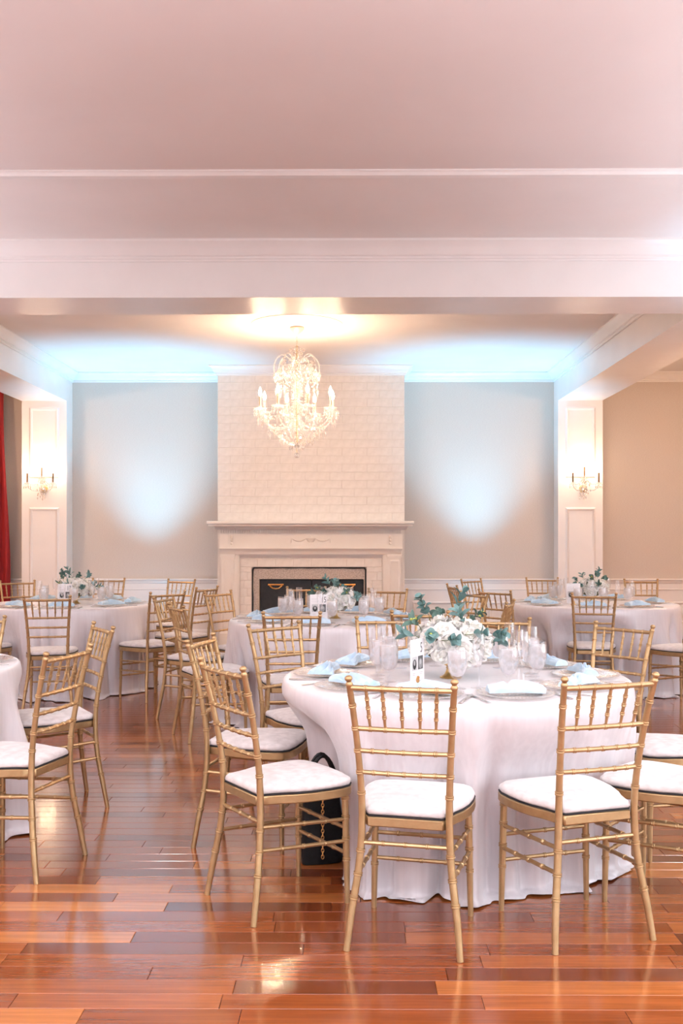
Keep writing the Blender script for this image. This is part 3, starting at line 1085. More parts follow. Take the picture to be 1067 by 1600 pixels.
armm = MB().tube([(x_, 0, zr(h)) for x_, h in curve2(arm_pts)], 0.010, 8).mesh('candle_arm', M_CRYSTAL, 60)
AX = 0.385
bob = MB().lathe([(0.006, 2.655), (0.03, 2.657), (0.06, 2.668), (0.066, 2.68), (0.06, 2.678), (0.03, 2.668), (0.014, 2.668), (0.016, 2.70), (0.006, 2.70)], 18, flute=0.08, nflute=9)
bob.v = [(x_ + AX, y_, zr(z_)) for x_, y_, z_ in bob.v]
bobm = bob.mesh('drip_dish', M_CRYSTAL, 50)
can = MB().lathe([(0.0005, 2.69), (0.0115, 2.69), (0.0115, 2.80), (0.0005, 2.80)], 12)
can.v = [(x_ + AX, y_, zr(z_)) for x_, y_, z_ in can.v]
canm = can.mesh('candle_sleeve', M_CANDLE, 40)
bl = MB().lathe([(0.0005, 2.80), (0.010, 2.802), (0.017, 2.82), (0.0185, 2.835), (0.014, 2.858), (0.006, 2.88), (0.0005, 2.895)], 12)
bl.v = [(x_ + AX, y_, zr(z_)) for x_, y_, z_ in bl.v]
blm = bl.mesh('flame_bulb', M_BULB, 60)
pd = MB()
for q in range(10):
    a = 2 * PI * q / 10
    cx_, cy_ = AX + 0.062 * math.cos(a), 0.062 * math.sin(a)
    octa(pd, (cx_, cy_, zr(2.655)), 0.007, 0.02, a)
    octa(pd, (cx_, cy_, zr(2.625)), 0.010, 0.055, a)
octa(pd, (AX + 0.02, 0, zr(2.56)), 0.016, 0.10)
for q in range(9):
    t_ = (q + 0.5) / 9
    a = t_ * 2 * PI / 8
    octa(pd, ((AX - 0.02) * math.cos(a), (AX - 0.02) * math.sin(a), zr(2.63 - 0.10 * math.sin(PI * t_))), 0.010, 0.024, q)
for q in range(8):
    t_ = q / 7
    octa(pd, (AX - 0.28 * t_, 0, zr(2.64 - 0.06 * math.sin(PI * t_) + 0.04 * t_)), 0.010, 0.024, q)
pdm = pd.mesh('crystal_pendants', M_CRYSTAL)
for k in range(8):
    a = 2 * PI * k / 8 + 0.33
    r_ = (0, 0, a)
    for nm, me in (('candle_arm', armm), ('drip_dish', bobm), ('candle_sleeve', canm), ('flame_bulb', blm), ('crystal_pendants', pdm)):
        place(nm, me, ch, (0, 0, 0), r_)
    lo = add_light('candle_light', 'POINT', (AX * math.cos(a), AX * math.sin(a), zr(2.84)), energy=BULB_W, color=WARM, shadow_soft_size=0.022)
    lo.parent = ch

# ------------------------------------------------------------------ wall sconces
def sconce(cx, label):
    w = empty('wall_sconce', (cx, PIL_Y, 2.02))
    tag(w, label, 'wall lamp')
    MB().lathe([(0.0005, 0), (0.05, 0), (0.05, 0.008), (0.03, 0.02), (0.0005, 0.022)], 20, Matrix.Translation((0, 0, -0.02)) @ Matrix.Rotation(PI / 2, 4, 'X')).build('backplate', M_COMPOTE, w, 40)
    cr_ = MB()
    MB().lathe([(0.0005, -0.12), (0.012, -0.11), (0.03, -0.06), (0.045, -0.03), (0.028, 0.0), (0.018, 0.05), (0.03, 0.09), (0.05, 0.12), (0.052, 0.125), (0.014, 0.115), (0.0005, 0.115)], 14,
               Matrix.Translation((0, -0.075, 0)), flute=0.06, nflute=7).build('glass_body', M_CRYSTAL, w, 50)
    MB().tube([(0, 0, -0.02), (0, -0.06, -0.03), (0, -0.075, 0.0)], 0.007, 8).build('bracket', M_COMPOTE, w, 60)
    for sx, yy_, zb, out in ((-1, -0.17, 0.045, 0.165), (1, -0.17, 0.045, 0.165), (0, -0.10, 0.125, 0.0)):
        px = sx * out
        if sx:
            MB().tube([(0, -0.075, -0.02), (sx * 0.05, -0.10, -0.05), (sx * 0.11, -0.14, -0.045), (sx * 0.155, -0.165, -0.01), (px, yy_, zb - 0.01)], 0.008, 8).build('glass_arm', M_CRYSTAL, w, 60)
        MB().lathe([(0.005, -0.012), (0.028, -0.008), (0.044, 0.004), (0.04, 0.004), (0.013, -0.003), (0.013, 0.02), (0.005, 0.02)], 14, Matrix.Translation((px, yy_, zb)), flute=0.08, nflute=7).build('drip_dish', M_CRYSTAL, w, 50)
        MB().lathe([(0.0005, 0.01), (0.0115, 0.01), (0.0115, 0.135), (0.0005, 0.135)], 12, Matrix.Translation((px, yy_, zb))).build('candle_sleeve', M_BRONZE, w, 40)
        MB().lathe([(0.0005, 0.135), (0.009, 0.137), (0.0165, 0.155), (0.0175, 0.17), (0.013, 0.19), (0.006, 0.21), (0.0005, 0.222)], 12, Matrix.Translation((px, yy_, zb))).build('flame_bulb', M_BULB, w, 60)
        lo = add_light('sconce_light', 'POINT', (px, yy_, zb + 0.175), energy=SCONCE_W, color=WARM, shadow_soft_size=0.02)
        lo.parent = w
        for q in range(8):
            a = 2 * PI * q / 8
            octa(cr_, (px + 0.042 * math.cos(a), yy_ + 0.042 * math.sin(a), zb - 0.018), 0.006, 0.018, a)
            octa(cr_, (px + 0.042 * math.cos(a), yy_ + 0.042 * math.sin(a), zb - 0.045), 0.008, 0.045, a)
    for q in range(26):
        a = 2.4 * q
        rr = 0.02 + 0.05 * (q % 7) / 7
        octa(cr_, (rr * 1.3 * math.cos(a), -0.08 + 0.5 * rr * math.sin(a), 0.07 - 0.0085 * q), 0.011, 0.04, a)
    for sx in (-1, 1):
        for q in range(7):
            t_ = (q + .5) / 7
            octa(cr_, (sx * (0.03 + 0.11 * t_), -0.085, 0.10 - 0.06 * t_ - 0.03 * math.sin(PI * t_)), 0.008, 0.02, q)
    octa(cr_, (0, -0.075, -0.15), 0.014, 0.05)
    cr_.build('crystal_drops', M_CRYSTAL, w)
    return w


sconce((PL0 + PL1) / 2 + 0.0, 'three-candle crystal wall sconce on the pilaster near the red curtain')
sconce((PR0 + PR1) / 2 + 0.03, 'three-candle crystal wall sconce on the pilaster beside the bare tan wall')

def pendant(x_, y_, label):  # lamp out of view, added to brighten the aisle walls and ceiling
    p = empty('globe_pendant', (x_, y_, CEIL))
    tag(p, label, 'pendant lamp')
    MB().lathe([(0.0005, 0), (0.06, 0), (0.06, -0.012), (0.02, -0.03), (0.0005, -0.03)], 20).build('canopy', M_COMPOTE, p, 40)
    MB().tube([(0, 0, -0.02), (0, 0, -0.62)], 0.006, 8).build('stem', M_COMPOTE, p, 60)
    MB().lathe([(0.04, -0.60), (0.05, -0.605), (0.12, -0.66), (0.15, -0.74), (0.13, -0.83), (0.07, -0.89), (0.0005, -0.905)], 24).build('opal_globe', M_OPAL, p, 60)
    lo = add_light('pendant_light', 'POINT', (0, 0, -0.75), energy=AISLE_FILL_W, color=WARM, shadow_soft_size=0.10)
    lo.parent = p


pendant(4.45, 9.9, 'opal glass globe pendant in the aisle before the bare tan wall')
pendant(-5.45, 9.9, 'opal glass globe pendant in the aisle before the red curtain')

def downlight(x_, y_):  # unseen ceiling lamp added for more light from above
    d = empty('recessed_downlight', (x_, y_, CEIL - 0.004))
    tag(d, 'white recessed downlight in the tan ceiling field above the open floor', 'downlight', 'recessed downlights in the ceiling field')
    MB().lathe([(0.09, 0.0), (0.115, 0.0), (0.115, -0.006), (0.10, -0.010), (0.09, -0.004)], 28).build('trim_ring', M_FRAMEW, d, 40)
    MB().lathe([(0.0005, -0.002), (0.092, -0.002), (0.092, -0.004), (0.0005, -0.004)], 28).build('diffuser', M_DIFF, d)
    lo = add_light('downlight_beam', 'AREA', (0, 0, -0.012), (0, 0, 0), energy=FILL_DOWN_W, color=(1.0, 0.93, 0.88), shape='DISK', size=0.18, spread=math.radians(150))
    lo.parent = d


for px in (-3.4, -1.4, 0.6, 2.6):
    for py in (0.6, 3.1):
        downlight(px, py)

# ------------------------------------------------------------------ uplights on the floor
def uplight(x_, y_, label, color, lens, power, angle=42, blend=0.35, spill=0.0, tilt=(0, 0, 0), group=None):
    u = empty('uplight', (x_, y_, 0))
    tag(u, label, 'uplight', group)
    MB().lathe([(0.0005, 0.03), (0.07, 0.03), (0.085, 0.05), (0.09, 0.17), (0.084, 0.18), (0.078, 0.168), (0.0005, 0.168)], 24).build('housing', M_CASE, u, 40)
    MB().lathe([(0.0005, 0.170), (0.077, 0.170), (0.077, 0.172), (0.0005, 0.172)], 24).build('lens', lens, u)
    MB().box(-0.1, -0.092, -0.02, 0.02, 0.0, 0.13).box(0.092, 0.1, -0.02, 0.02, 0.0, 0.13).box(-0.1, 0.1, -0.02, 0.02, 0.0, 0.008).build('yoke', M_CASE, u)
    lo = add_light('uplight_beam', 'SPOT', (0, 0, 0.20), (PI + tilt[0], tilt[1], 0), energy=power, color=color, spot_size=math.radians(angle), spot_blend=blend, shadow_soft_size=0.05)
    lo.parent = u
    if spill:
        l2 = add_light('uplight_spill', 'SPOT', (0, 0, 0.20), (PI, 0, 0), energy=spill, color=color, spot_size=math.radians(165), spot_blend=0.6, shadow_soft_size=0.06)
        l2.parent = u
    return u


uplight(-2.60, FAR - 0.72, 'black floor uplight washing blue light up the wall beside the red curtain side pilaster', UPLIGHT_BLUE, M_LENS, 390, angle=70, blend=1.0, spill=6)
uplight(1.66, FAR - 0.72, 'black floor uplight washing blue light up the wall between fireplace and tan wall', UPLIGHT_BLUE, M_LENS, 390, angle=70, blend=1.0, spill=6)
uplight(3.3, 6.92, 'black floor uplight aimed up at the end of the cross beam', UPLIGHT_BLUE, M_LENS, 150, angle=44, blend=1.0)
for px, py, pw_ in ((-3.6, -2.0, 1050), (2.7, -2.0, 1050), (-0.45, -1.0, 1500), (-5.4, 2.0, 480), (4.5, 2.0, 480), (-5.6, 5.4, 470), (4.8, 5.2, 390)):  # unseen uplights added to brighten the ceiling over the open floor
    uplight(px, py, 'black floor uplight with pale pink lens standing on the open floor', UPLIGHT_FILL, M_LENSP, pw_, angle=130, blend=0.9, group='pink uplights along the side walls')

# ------------------------------------------------------------------ chairs
POST = [(0.0, 0.190, -0.050, 0.0110), (0.12, 0.178, -0.031, 0.0128), (0.28, 0.156, -0.007, 0.0130), (0.42, 0.148, 0.0, 0.0128),
        (0.55, 0.150, -0.008, 0.0118), (0.75, 0.162, -0.043, 0.0110), (0.895, 0.174, -0.080, 0.0108)]
RINGS = [0.17, 0.248, 0.325, 0.520, 0.592, 0.667, 0.744, 0.822]


def ring_stations(z0, z1, rings, base=14, hw=0.0056):
    zs = [z0 + (z1 - z0) * i / base for i in range(base + 1)]
    zs = [q for q in zs if all(abs(q - r_) > hw * 1.8 for r_ in rings)]
    out = [(q, 0.0) for q in zs]
    for r_ in rings:
        out += [(r_ - hw * 1.3, 0.0), (r_ - hw, 0.0028), (r_ - hw * 0.4, 0.0028), (r_, 0.0008), (r_ + hw * 0.4, 0.0028), (r_ + hw, 0.0028), (r_ + hw * 1.3, 0.0)]
    return sorted(out)


def post_mesh(sx):
    mb = MB()
    pts, rad = [], []
    for q, dr in ring_stations(0.0, 0.890, RINGS):
        x_, y_, r_ = catmull(POST, q)
        pts.append((sx * x_, y_, q))
        rad.append(r_ + dr)
    # collar and finial
    for q, r_ in ((0.892, 0.0118), (0.896, 0.0126), (0.900, 0.0108), (0.904, 0.0082), (0.908, 0.0092), (0.912, 0.0128), (0.916, 0.0134), (0.920, 0.0122), (0.924, 0.0075), (0.925, 0.001)):
        x_, y_ = 0.174 + (q - 0.895) * 0.07, -0.080 - (q - 0.895) * 0.24
        pts.append((sx * x_, y_, q))
        rad.append(r_)
    mb.tube(pts, rad, 12)
    return mb.mesh('rear_post', M_GOLD, 35)


def rod_mesh(name, A, B, r_, rings, taper=None, bow=0.0, bowdir=(0, -1, 0), n=8):
    A, B = Vector(A), Vector(B)
    ln = (B - A).length
    pts, rad = [], []
    for q, dr in ring_stations(0.0, 1.0, rings, 8, 0.0048 / ln):
        p = A.lerp(B, q) + Vector(bowdir) * (bow * 4 * q * (1 - q))
        rr = r_ if taper is None else interp(taper, q)[0]
        pts.append(p)
        rad.append(rr + dr * 0.75)
    return MB().tube(pts, rad, n).mesh(name, M_GOLD, 35)


def at_post(h):
    x_, y_, r_ = catmull(POST, h)
    return x_, y_


FLX, FLY = 0.172, 0.350
SEAT_HALF = [(0.0, -0.008), (0.125, -0.008), (0.140, 0.012), (0.148, 0.045), (0.160, 0.085), (0.180, 0.130), (0.196, 0.190), (0.203, 0.260), (0.202, 0.320), (0.190, 0.362), (0.160, 0.388), (0.10, 0.400), (0.0, 0.404)]
SEAT_OUT = SEAT_HALF + [(-x_, y_) for x_, y_ in reversed(SEAT_HALF[1:-1])]


def seat_outline(off):
    """outline pulled in by off"""
    out = []
    n = len(SEAT_OUT)
    for i in range(n):
        p0, p1, p2 = Vector(SEAT_OUT[i - 1]), Vector(SEAT_OUT[i]), Vector(SEAT_OUT[(i + 1) % n])
        d_ = (p2 - p0).normalized()
        out.append(p1 + Vector((-d_.y, d_.x)) * off)
    return out


def make_chair():
    c = empty('chiavari_chair')
    parts = [('rear_post', post_mesh(-1)), ('rear_post', post_mesh(1))]
    for sx in (-1, 1):
        pts, rad = [], []
        for q, dr in ring_stations(0.0, 0.412, [0.165, 0.245, 0.325, 0.395], 8):
            t_ = q / 0.412
            pts.append((sx * (FLX + 0.008 * (1 - t_)), FLY + 0.006 * (1 - t_), q))
            rad.append(0.0100 + 0.0030 * min(1, t_ * 1.8) + dr)
        parts.append(('front_leg', MB().tube(pts, rad, 10).mesh('front_leg', M_GOLD, 35)))
    # seat frame: hollow-looking slab with rounded edge
    o0, o1 = seat_outline(0.004), seat_outline(0.0)
    mb = MB()
    n = len(SEAT_OUT)
    vs = []
    for off, zz_ in ((0.004, 0.408), (0.0, 0.412), (0.0, 0.438), (0.004, 0.442)):
        vs += [(p.x, p.y, zz_) for p in seat_outline(off)]
    fs = [(k_ * n + i, k_ * n + (i + 1) % n, (k_ + 1) * n + (i + 1) % n, (k_ + 1) * n + i) for k_ in range(3) for i in range(n)]
    fs += [tuple(range(n - 1, -1, -1)), tuple(range(3 * n, 4 * n))]
    mb.add(vs, fs)
    parts.append(('seat_frame', mb.mesh('seat_frame', M_GOLD, 40)))
    # rails of the back
    nr = [0.16, 0.32, 0.5, 0.68, 0.84]
    for h, r_, bow in ((0.884, 0.0094, 0.010), (0.744, 0.0084, 0.010), (0.667, 0.0080, 0.010), (0.592, 0.0080, 0.010)):
        x_, y_ = at_post(h)
        parts.append(('back_rail', rod_mesh('back_rail', (-x_, y_, h), (x_, y_, h), r_, nr, bow=bow)))
    xt, yt = at_post(0.884)
    xb, yb = at_post(0.744)
    for k_ in range(5):
        q = nr[k_]
        bw = 0.010 * 4 * q * (1 - q)
        parts.append(('spindle', rod_mesh('spindle', (xb * 2 * (q - 0.5), yb - bw, 0.744), (xt * 2 * (q - 0.5), yt - bw, 0.884), 0.006,
                                          [0.30, 0.52, 0.74], taper=[(0, 0.0040), (0.30, 0.0060), (0.74, 0.0064), (1.0, 0.0048)], n=7)))
    # stretchers
    x_, y_ = at_post(0.352)
    parts.append(('stretcher', rod_mesh('stretcher', (-x_, y_, 0.352), (x_, y_, 0.352), 0.0078, [0.25, 0.5, 0.75])))
    for h in (0.283, 0.188):
        fx = FLX + 0.008 * (1 - h / 0.412)
        fy = FLY + 0.006 * (1 - h / 0.412)
        parts.append(('stretcher', rod_mesh('stretcher', (-fx, fy, h), (fx, fy, h), 0.0078, [0.25, 0.5, 0.75])))
    for sx in (-1, 1):
        for h in (0.322, 0.240):
            rx, ry = at_post(h + 0.01)
            fx = FLX + 0.008 * (1 - h / 0.412)
            parts.append(('stretcher', rod_mesh('stretcher', (sx * rx, ry, h + 0.012), (sx * fx, FLY, h - 0.006), 0.0078, [0.25, 0.5, 0.75])))
    for nm, me in parts:
        place(nm, me, c)
    # cushion with dark piping
    rings_ = []
    for off, zz_ in ((0.010, 0.4465), (0.004, 0.450), (0.002, 0.458), (0.006, 0.467), (0.018, 0.475), (0.045, 0.4815), (0.09, 0.485), (0.135, 0.4862)):
        if off <= 0.02:
            rings_.append([(p.x, p.y, zz_) for p in seat_outline(off)])
        else:
            f_ = 1 - off / 0.2
            base_ = seat_outline(0.018)
            rings_.append([(p.x * f_, 0.2 + (p.y - 0.2) * f_, zz_) for p in base_])
    vs = [p for rg in rings_ for p in rg]
    m_ = len(rings_)
    fs = [(k_ * n + i, k_ * n + (i + 1) % n, (k_ + 1) * n + (i + 1) % n, (k_ + 1) * n + i) for k_ in range(m_ - 1) for i in range(n)]
    fs += [tuple(range(n - 1, -1, -1)), tuple(range((m_ - 1) * n, m_ * n))]
    cu_ = MB().add(vs, fs).build('seat_cushion', M_CUSH, c, 60)
    pv = []
    for off, zz_ in ((0.0035, 0.4422), (0.0005, 0.4435), (0.0005, 0.4475), (0.006, 0.4482)):
        pv += [(p.x, p.y, zz_) for p in seat_outline(off)]
    fs = [(k_ * n + i, k_ * n + (i + 1) % n, (k_ + 1) * n + (i + 1) % n, (k_ + 1) * n + i) for k_ in range(3) for i in range(n)]
    MB().add(pv, fs).build('piping', M_PIPE, cu_, 60)
    return c


T = {'T1': (0.47, 4.42), 'T2': (-0.135, 7.50), 'T3': (-2.58, 9.16), 'T4': (2.27, 9.25), 'T5': (-2.36, 4.72)}
TN = {'T1': 'the table with the black handbag', 'T2': 'the card 15 table', 'T3': 'the table beside the red curtain',
      'T4': 'the table before the bare tan wall', 'T5': 'the table beside the aisle'}
# (table, x, y, facing in degrees from straight ahead, label)
CHAIRS = [
    ('T1', 0.189, 3.334, 13.1, 'gold bamboo-style chair with its back square to the open floor'),
    ('T1', 0.848, 3.411, -18.5, 'gold bamboo-style chair angled inward, alone in front of the satin folds'),
    ('T1', -0.401, 3.716, 56.3, 'gold bamboo-style chair with its front leg beside the black handbag'),
    ('T1', -0.604, 4.598, 101.7, 'gold bamboo-style chair whose seat edge overhangs the black handbag straps'),
    ('T1', -0.343, 5.295, 136.2, 'gold bamboo-style chair between the handbag table and the card 15 table'),
    ('T1', 0.221, 5.687, 180.0, 'gold bamboo-style chair behind the turned table card, facing the open floor'),
    ('T1', 0.848, 5.630, -173.1, 'gold bamboo-style chair right behind the eucalyptus and rose centrepiece'),
    ('T1', 1.400, 5.261, -130.8, 'gold bamboo-style chair at the handbag table backing onto the tan wall table'),
    ('T1', 1.630, 4.440, -92.0, 'gold bamboo-style chair at the handbag table, seat tucked behind another seat'),
    ('T1', 1.360, 3.700, -50.7, 'gold bamboo-style chair at the handbag table, ivory seat against satin folds'),
    ('T2', -0.354, 6.208, -2.1, 'gold bamboo-style chair with its back in front of table card 15'),
    ('T2', 0.452, 6.307, 6.0, 'gold bamboo-style chair at the card 15 table behind the turned card'),
    ('T2', -0.396, 9.098, 182.0, 'gold bamboo-style chair against the black fire screen, behind champagne flutes'),
    ('T2', 0.324, 8.784, -164.4, 'gold bamboo-style chair in front of the mantel side beyond card 15 flowers'),
    ('T2', -1.039, 8.405, 121.6, 'gold bamboo-style chair at the card 15 table standing before the mantel pilaster'),
    ('T2', -1.358, 7.708, 104.2, 'gold bamboo-style chair back to back with the red curtain table chairs'),
    ('T2', -1.104, 6.831, 63.5, 'gold bamboo-style chair at the card 15 table seen edge-on by the aisle'),
    ('T2', 0.978, 8.292, -123.0, 'gold bamboo-style chair at the card 15 table before the glowing wainscot'),
    ('T2', 1.084, 7.217, -72.0, 'gold bamboo-style chair at the card 15 table seen edge-on among tan wall chairs'),
    ('T3', -1.384, 9.225, -64.7, 'gold bamboo-style chair at the curtain table standing next to the mantel'),
    ('T3', -1.584, 8.434, -46.2, 'gold bamboo-style chair at the curtain table with full seat and legs in view'),
    ('T3', -1.852, 10.726, -153.8, 'gold bamboo-style chair beyond the curtain table beside glowing blue wainscot'),
    ('T3', -2.373, 7.850, -10.2, 'gold bamboo-style chair with its back in front of the curtain table card'),
    ('T3', -3.454, 10.407, 151.3, 'gold bamboo-style chair standing before the red velvet curtain'),
    ('T3', -2.672, 10.991, 178.2, 'gold bamboo-style chair half hidden behind the curtain table flowers'),
    ('T3', -3.200, 8.220, 28.0, 'gold bamboo-style chair at the curtain table seen only by its seat corner'),
    ('T4', 2.022, 8.252, 10.0, 'gold bamboo-style chair with its back in front of the tan wall table flowers'),
    ('T4', 3.167, 10.777, -172.0, 'gold bamboo-style chair standing against the bare tan wall wainscot'),
    ('T4', 2.174, 11.165, 184.0, 'gold bamboo-style chair before the sconce pilaster near the bare tan wall'),
    ('T4', 1.399, 10.854, 134.3, 'gold bamboo-style chair in front of the uplight glow near the fireplace'),
    ('T4', 1.078, 9.630, 80.6, 'gold bamboo-style chair seen edge-on nearest the mantel at the tan wall table'),
    ('T4', 1.331, 8.741, 47.2, 'gold bamboo-style chair at the tan wall table showing wide spindles over blue light'),
    ('T4', 2.830, 8.100, -27.0, 'gold bamboo-style chair at the tan wall table with its seat toward the aisle'),
    ('T4', 3.430, 9.230, -90.0, 'gold bamboo-style chair at the tan wall table nearest the wall corner'),
    ('T5', -1.243, 4.153, -75.1, 'gold bamboo-style chair standing in full view on the floor by the aisle'),
    ('T5', -1.373, 5.220, -120.4, 'gold bamboo-style chair behind the aisle chair, turned toward the open floor'),
    ('T5', -2.190, 5.732, -178.0, 'gold bamboo-style chair showing one post beside the red curtain table cloth'),
]
proto = make_chair()
for i, (tb, x_, y_, fa, lab) in enumerate(CHAIRS):
    c = proto if i == 0 else copy_tree(proto)
    c.location = (x_, y_, 0)
    c.rotation_euler = (0, 0, -math.radians(fa))
    tag(c, lab, 'chair', 'chairs around ' + TN[tb])

# ------------------------------------------------------------------ tables and cloths
TZ = 0.765
TR = 0.758
BAG = (-0.115, 4.235)


def obstacle_limits(tb):
    """how far the cloth can hang out at each angle before it meets a chair or the bag"""
    cx, cy = T[tb]
    NB = 360
    lim = [9.0] * NB
    pts = []
    for (t2, x_, y_, fa, lab) in CHAIRS:
        d_ = math.hypot(x_ - cx, y_ - cy)
        if d_ > 2.2:
            continue
        a = math.radians(fa)
        ca, sa = math.cos(a), math.sin(a)
        loc = [(p.x, p.y) for p in seat_outline(-0.004)]
        dense = []
        for p, q in zip(loc, loc[1:] + loc[:1]):
            for k_ in range(6):
                dense.append((p[0] + (q[0] - p[0]) * k_ / 6, p[1] + (q[1] - p[1]) * k_ / 6))
        for sx in (-1, 1):
            for k_ in range(10):
                dense.append((sx * (FLX + 0.006) + 0.016 * math.cos(k_), FLY + 0.016 * math.sin(k_) + 0.006))
        for lx, ly in dense:
            pts.append((x_ + lx * ca + ly * sa, y_ - lx * sa + ly * ca))
    if tb == 'T1':
        for k_ in range(24):
            a = 2 * PI * k_ / 24
            pts.append((BAG[0] + 0.105 * math.cos(a), BAG[1] + 0.06 * math.sin(a)))
    for px, py in pts:
        rr = math.hypot(px - cx, py - cy) - 0.014
        k0 = int(math.degrees(math.atan2(py - cy, px - cx)) % 360)
        for dk in range(-3, 4):
            lim[(k0 + dk) % NB] = min(lim[(k0 + dk) % NB], rr)
    # ease the cloth back out gradually either side of an obstacle
    for _ in range(2):
        for k_ in range(NB):
            lim[k_] = min(lim[k_], lim[k_ - 1] + 0.012)
        for k_ in range(NB - 1, -1, -1):
            lim[k_] = min(lim[k_], lim[(k_ + 1) % NB] + 0.012)
    return lim


def make_cloth(tb, seed, label):
    cx, cy = T[tb]
    lim = obstacle_limits(tb)
    rg = random.Random(seed)
    NA = 720
    env = (rg.uniform(0, 6.28), rg.uniform(0, 6.28))
    creases = []                      # narrow valleys between the hanging folds
    ca = rg.uniform(0, 0.3)
    while ca < 2 * PI:
        creases.append((ca, math.radians(rg.uniform(1.8, 3.6)), rg.uniform(0.05, 0.12), rg.uniform(0.02, 0.25), rg.uniform(-0.10, 0.10)))
        ca += rg.uniform(0.16, 0.42)

    def valley(a, dn):
        v = 0.0
        for c0, sg, dp, st, lean in creases:
            d_ = (a - c0 - lean * dn + PI) % (2 * PI) - PI
            if abs(d_) < 4 * sg:
                v += dp * math.exp(-(d_ / sg) ** 2) * smoothstep(st, st + 0.45, dn)
        return v
    folds = []
    for n_ in (9, 14, 19, 11):
        folds.append((n_ + rg.randint(-1, 1), rg.uniform(0, 6.28), rg.uniform(0.6, 1.0)))
    fine = [(rg.randint(22, 38), rg.uniform(0, 6.28), rg.uniform(0.3, 0.7)) for _ in range(5)]
    hs = [TZ, TZ - 0.003, TZ - 0.010, TZ - 0.022] + [TZ - 0.04 - (TZ - 0.075) * k_ / 26 for k_ in range(27)]
    vs, fs = [], []
    top = [0.0005, 0.2, 0.4, 0.6, 0.70, 0.74]
    for r_ in top:
        for j in range(NA):
            a = 2 * PI * j / NA
            vs.append((r_ * math.cos(a), r_ * math.sin(a), TZ))
    for i, h in enumerate(hs):
        dn = (TZ - h) / TZ
        for j in range(NA):
            a = 2 * PI * j / NA
            f1 = sum(w_ * math.sin(n_ * a + p_ + 0.35 * math.sin(3 * a + p_)) for n_, p_, w_ in folds) / 2.0
            f2 = sum(w_ * math.sin(n_ * a + p_ + dn * 0.6 + 0.5 * math.sin(4 * a + p_)) for n_, p_, w_ in fine) / 1.6 * (0.45 + 0.55 * math.sin(3 * a + env[0]) * math.sin(2 * a + env[1]))
            lm = 0.5 * (lim[(j // 2) % 360] + lim[((j + 1) // 2) % 360])
            free = TR + 0.006 + 0.050 * dn + (0.060 * f1 + 0.052 * f2) * smoothstep(0.03, 0.6, dn) * (0.6 + 0.6 * dn) - valley(a, dn)
            if i < 4:
                free = (TR - 0.012, TR - 0.004, TR + 0.002, TR + 0.005)[i]
            # below seat height nothing passes the chair; above, the cloth slopes in toward it
            w_ = smoothstep(0.06, 0.36, dn)
            capped = min(free, lm - 0.002 - (0.030 * max(0, 0.4 - f1) + 0.05 * max(0, 0.25 - f2) + 0.7 * valley(a, dn)) * smoothstep(0.1, 0.7, dn))
            r_ = free + (capped - free) * w_ if capped < free else free
            vs.append((r_ * math.cos(a), r_ * math.sin(a), h))
    # puddle on the floor
    for q, (dr, hh) in enumerate(((0.010, 0.018), (0.035, 0.010), (0.075, 0.007), (0.11, 0.004))):
        for j in range(NA):
            a = 2 * PI * j / NA
            b0 = vs[(len(top) + len(hs) - 1) * NA + j]
            r0 = math.hypot(b0[0], b0[1])
            f1 = sum(w_ * math.sin(n_ * a + p_ + 0.35 * math.sin(3 * a + p_)) for n_, p_, w_ in folds) / 2.0
            ext = dr * max(0.08, 0.5 + 0.75 * f1)
            lm = 0.5 * (lim[(j // 2) % 360] + lim[((j + 1) // 2) % 360])
            r_ = min(r0 + ext, max(lm - 0.004, r0 - 0.02 * q))
            hw = hh + 0.005 * (1 + math.sin(17 * a + q + 2 * math.sin(5 * a))) * (q < 3) + 0.003 * (1 + math.sin(23 * a + 3 * math.sin(4 * a))) * (q == 3)
            vs.append((r_ * math.cos(a), r_ * math.sin(a), max(hw, 0.003)))
    nr_ = len(top) + len(hs) + 4
    for i in range(nr_ - 1):
        for j in range(NA):
            k_ = (j + 1) % NA
            fs.append((i * NA + j, i * NA + k_, (i + 1) * NA + k_, (i + 1) * NA + j))
    o = MB().add(vs, fs).build('tablecloth', M_SATIN, None, 180, (cx, cy, 0))
    tag(o, label, 'tablecloth')
    return o


for i, tb in enumerate(('T1', 'T2', 'T3', 'T4', 'T5')):
    cx, cy = T[tb]
    tabl = empty('round_table', (cx, cy, 0))
    tag(tabl, 'round folding table under the cloth of ' + TN[tb], 'table')
    MB().lathe([(0.0005, 0.728), (TR - 0.022, 0.728), (TR - 0.016, 0.735), (TR - 0.016, 0.752), (TR - 0.02, 0.758), (0.0005, 0.758)], 64).build('tabletop', M_TABLE, tabl, 40)
    for k_ in range(4):
        a = PI / 4 + PI / 2 * k_
        MB().tube([(0.36 * math.cos(a), 0.36 * math.sin(a), 0.002), (0.36 * math.cos(a), 0.36 * math.sin(a), 0.728)], 0.014, 8).build('leg', M_STEEL, tabl, 60)
make_cloth('T1', 3, 'white satin floor-length cloth on the round table beside the black handbag')
make_cloth('T2', 4, 'white floor-length cloth on the round table carrying card 15')
make_cloth('T3', 5, 'white floor-length cloth on the round table beside the red curtain')
make_cloth('T4', 6, 'white floor-length cloth on the round table before the bare tan wall')
make_cloth('T5', 8, 'white floor-length cloth on the round table cut off at the open floor')

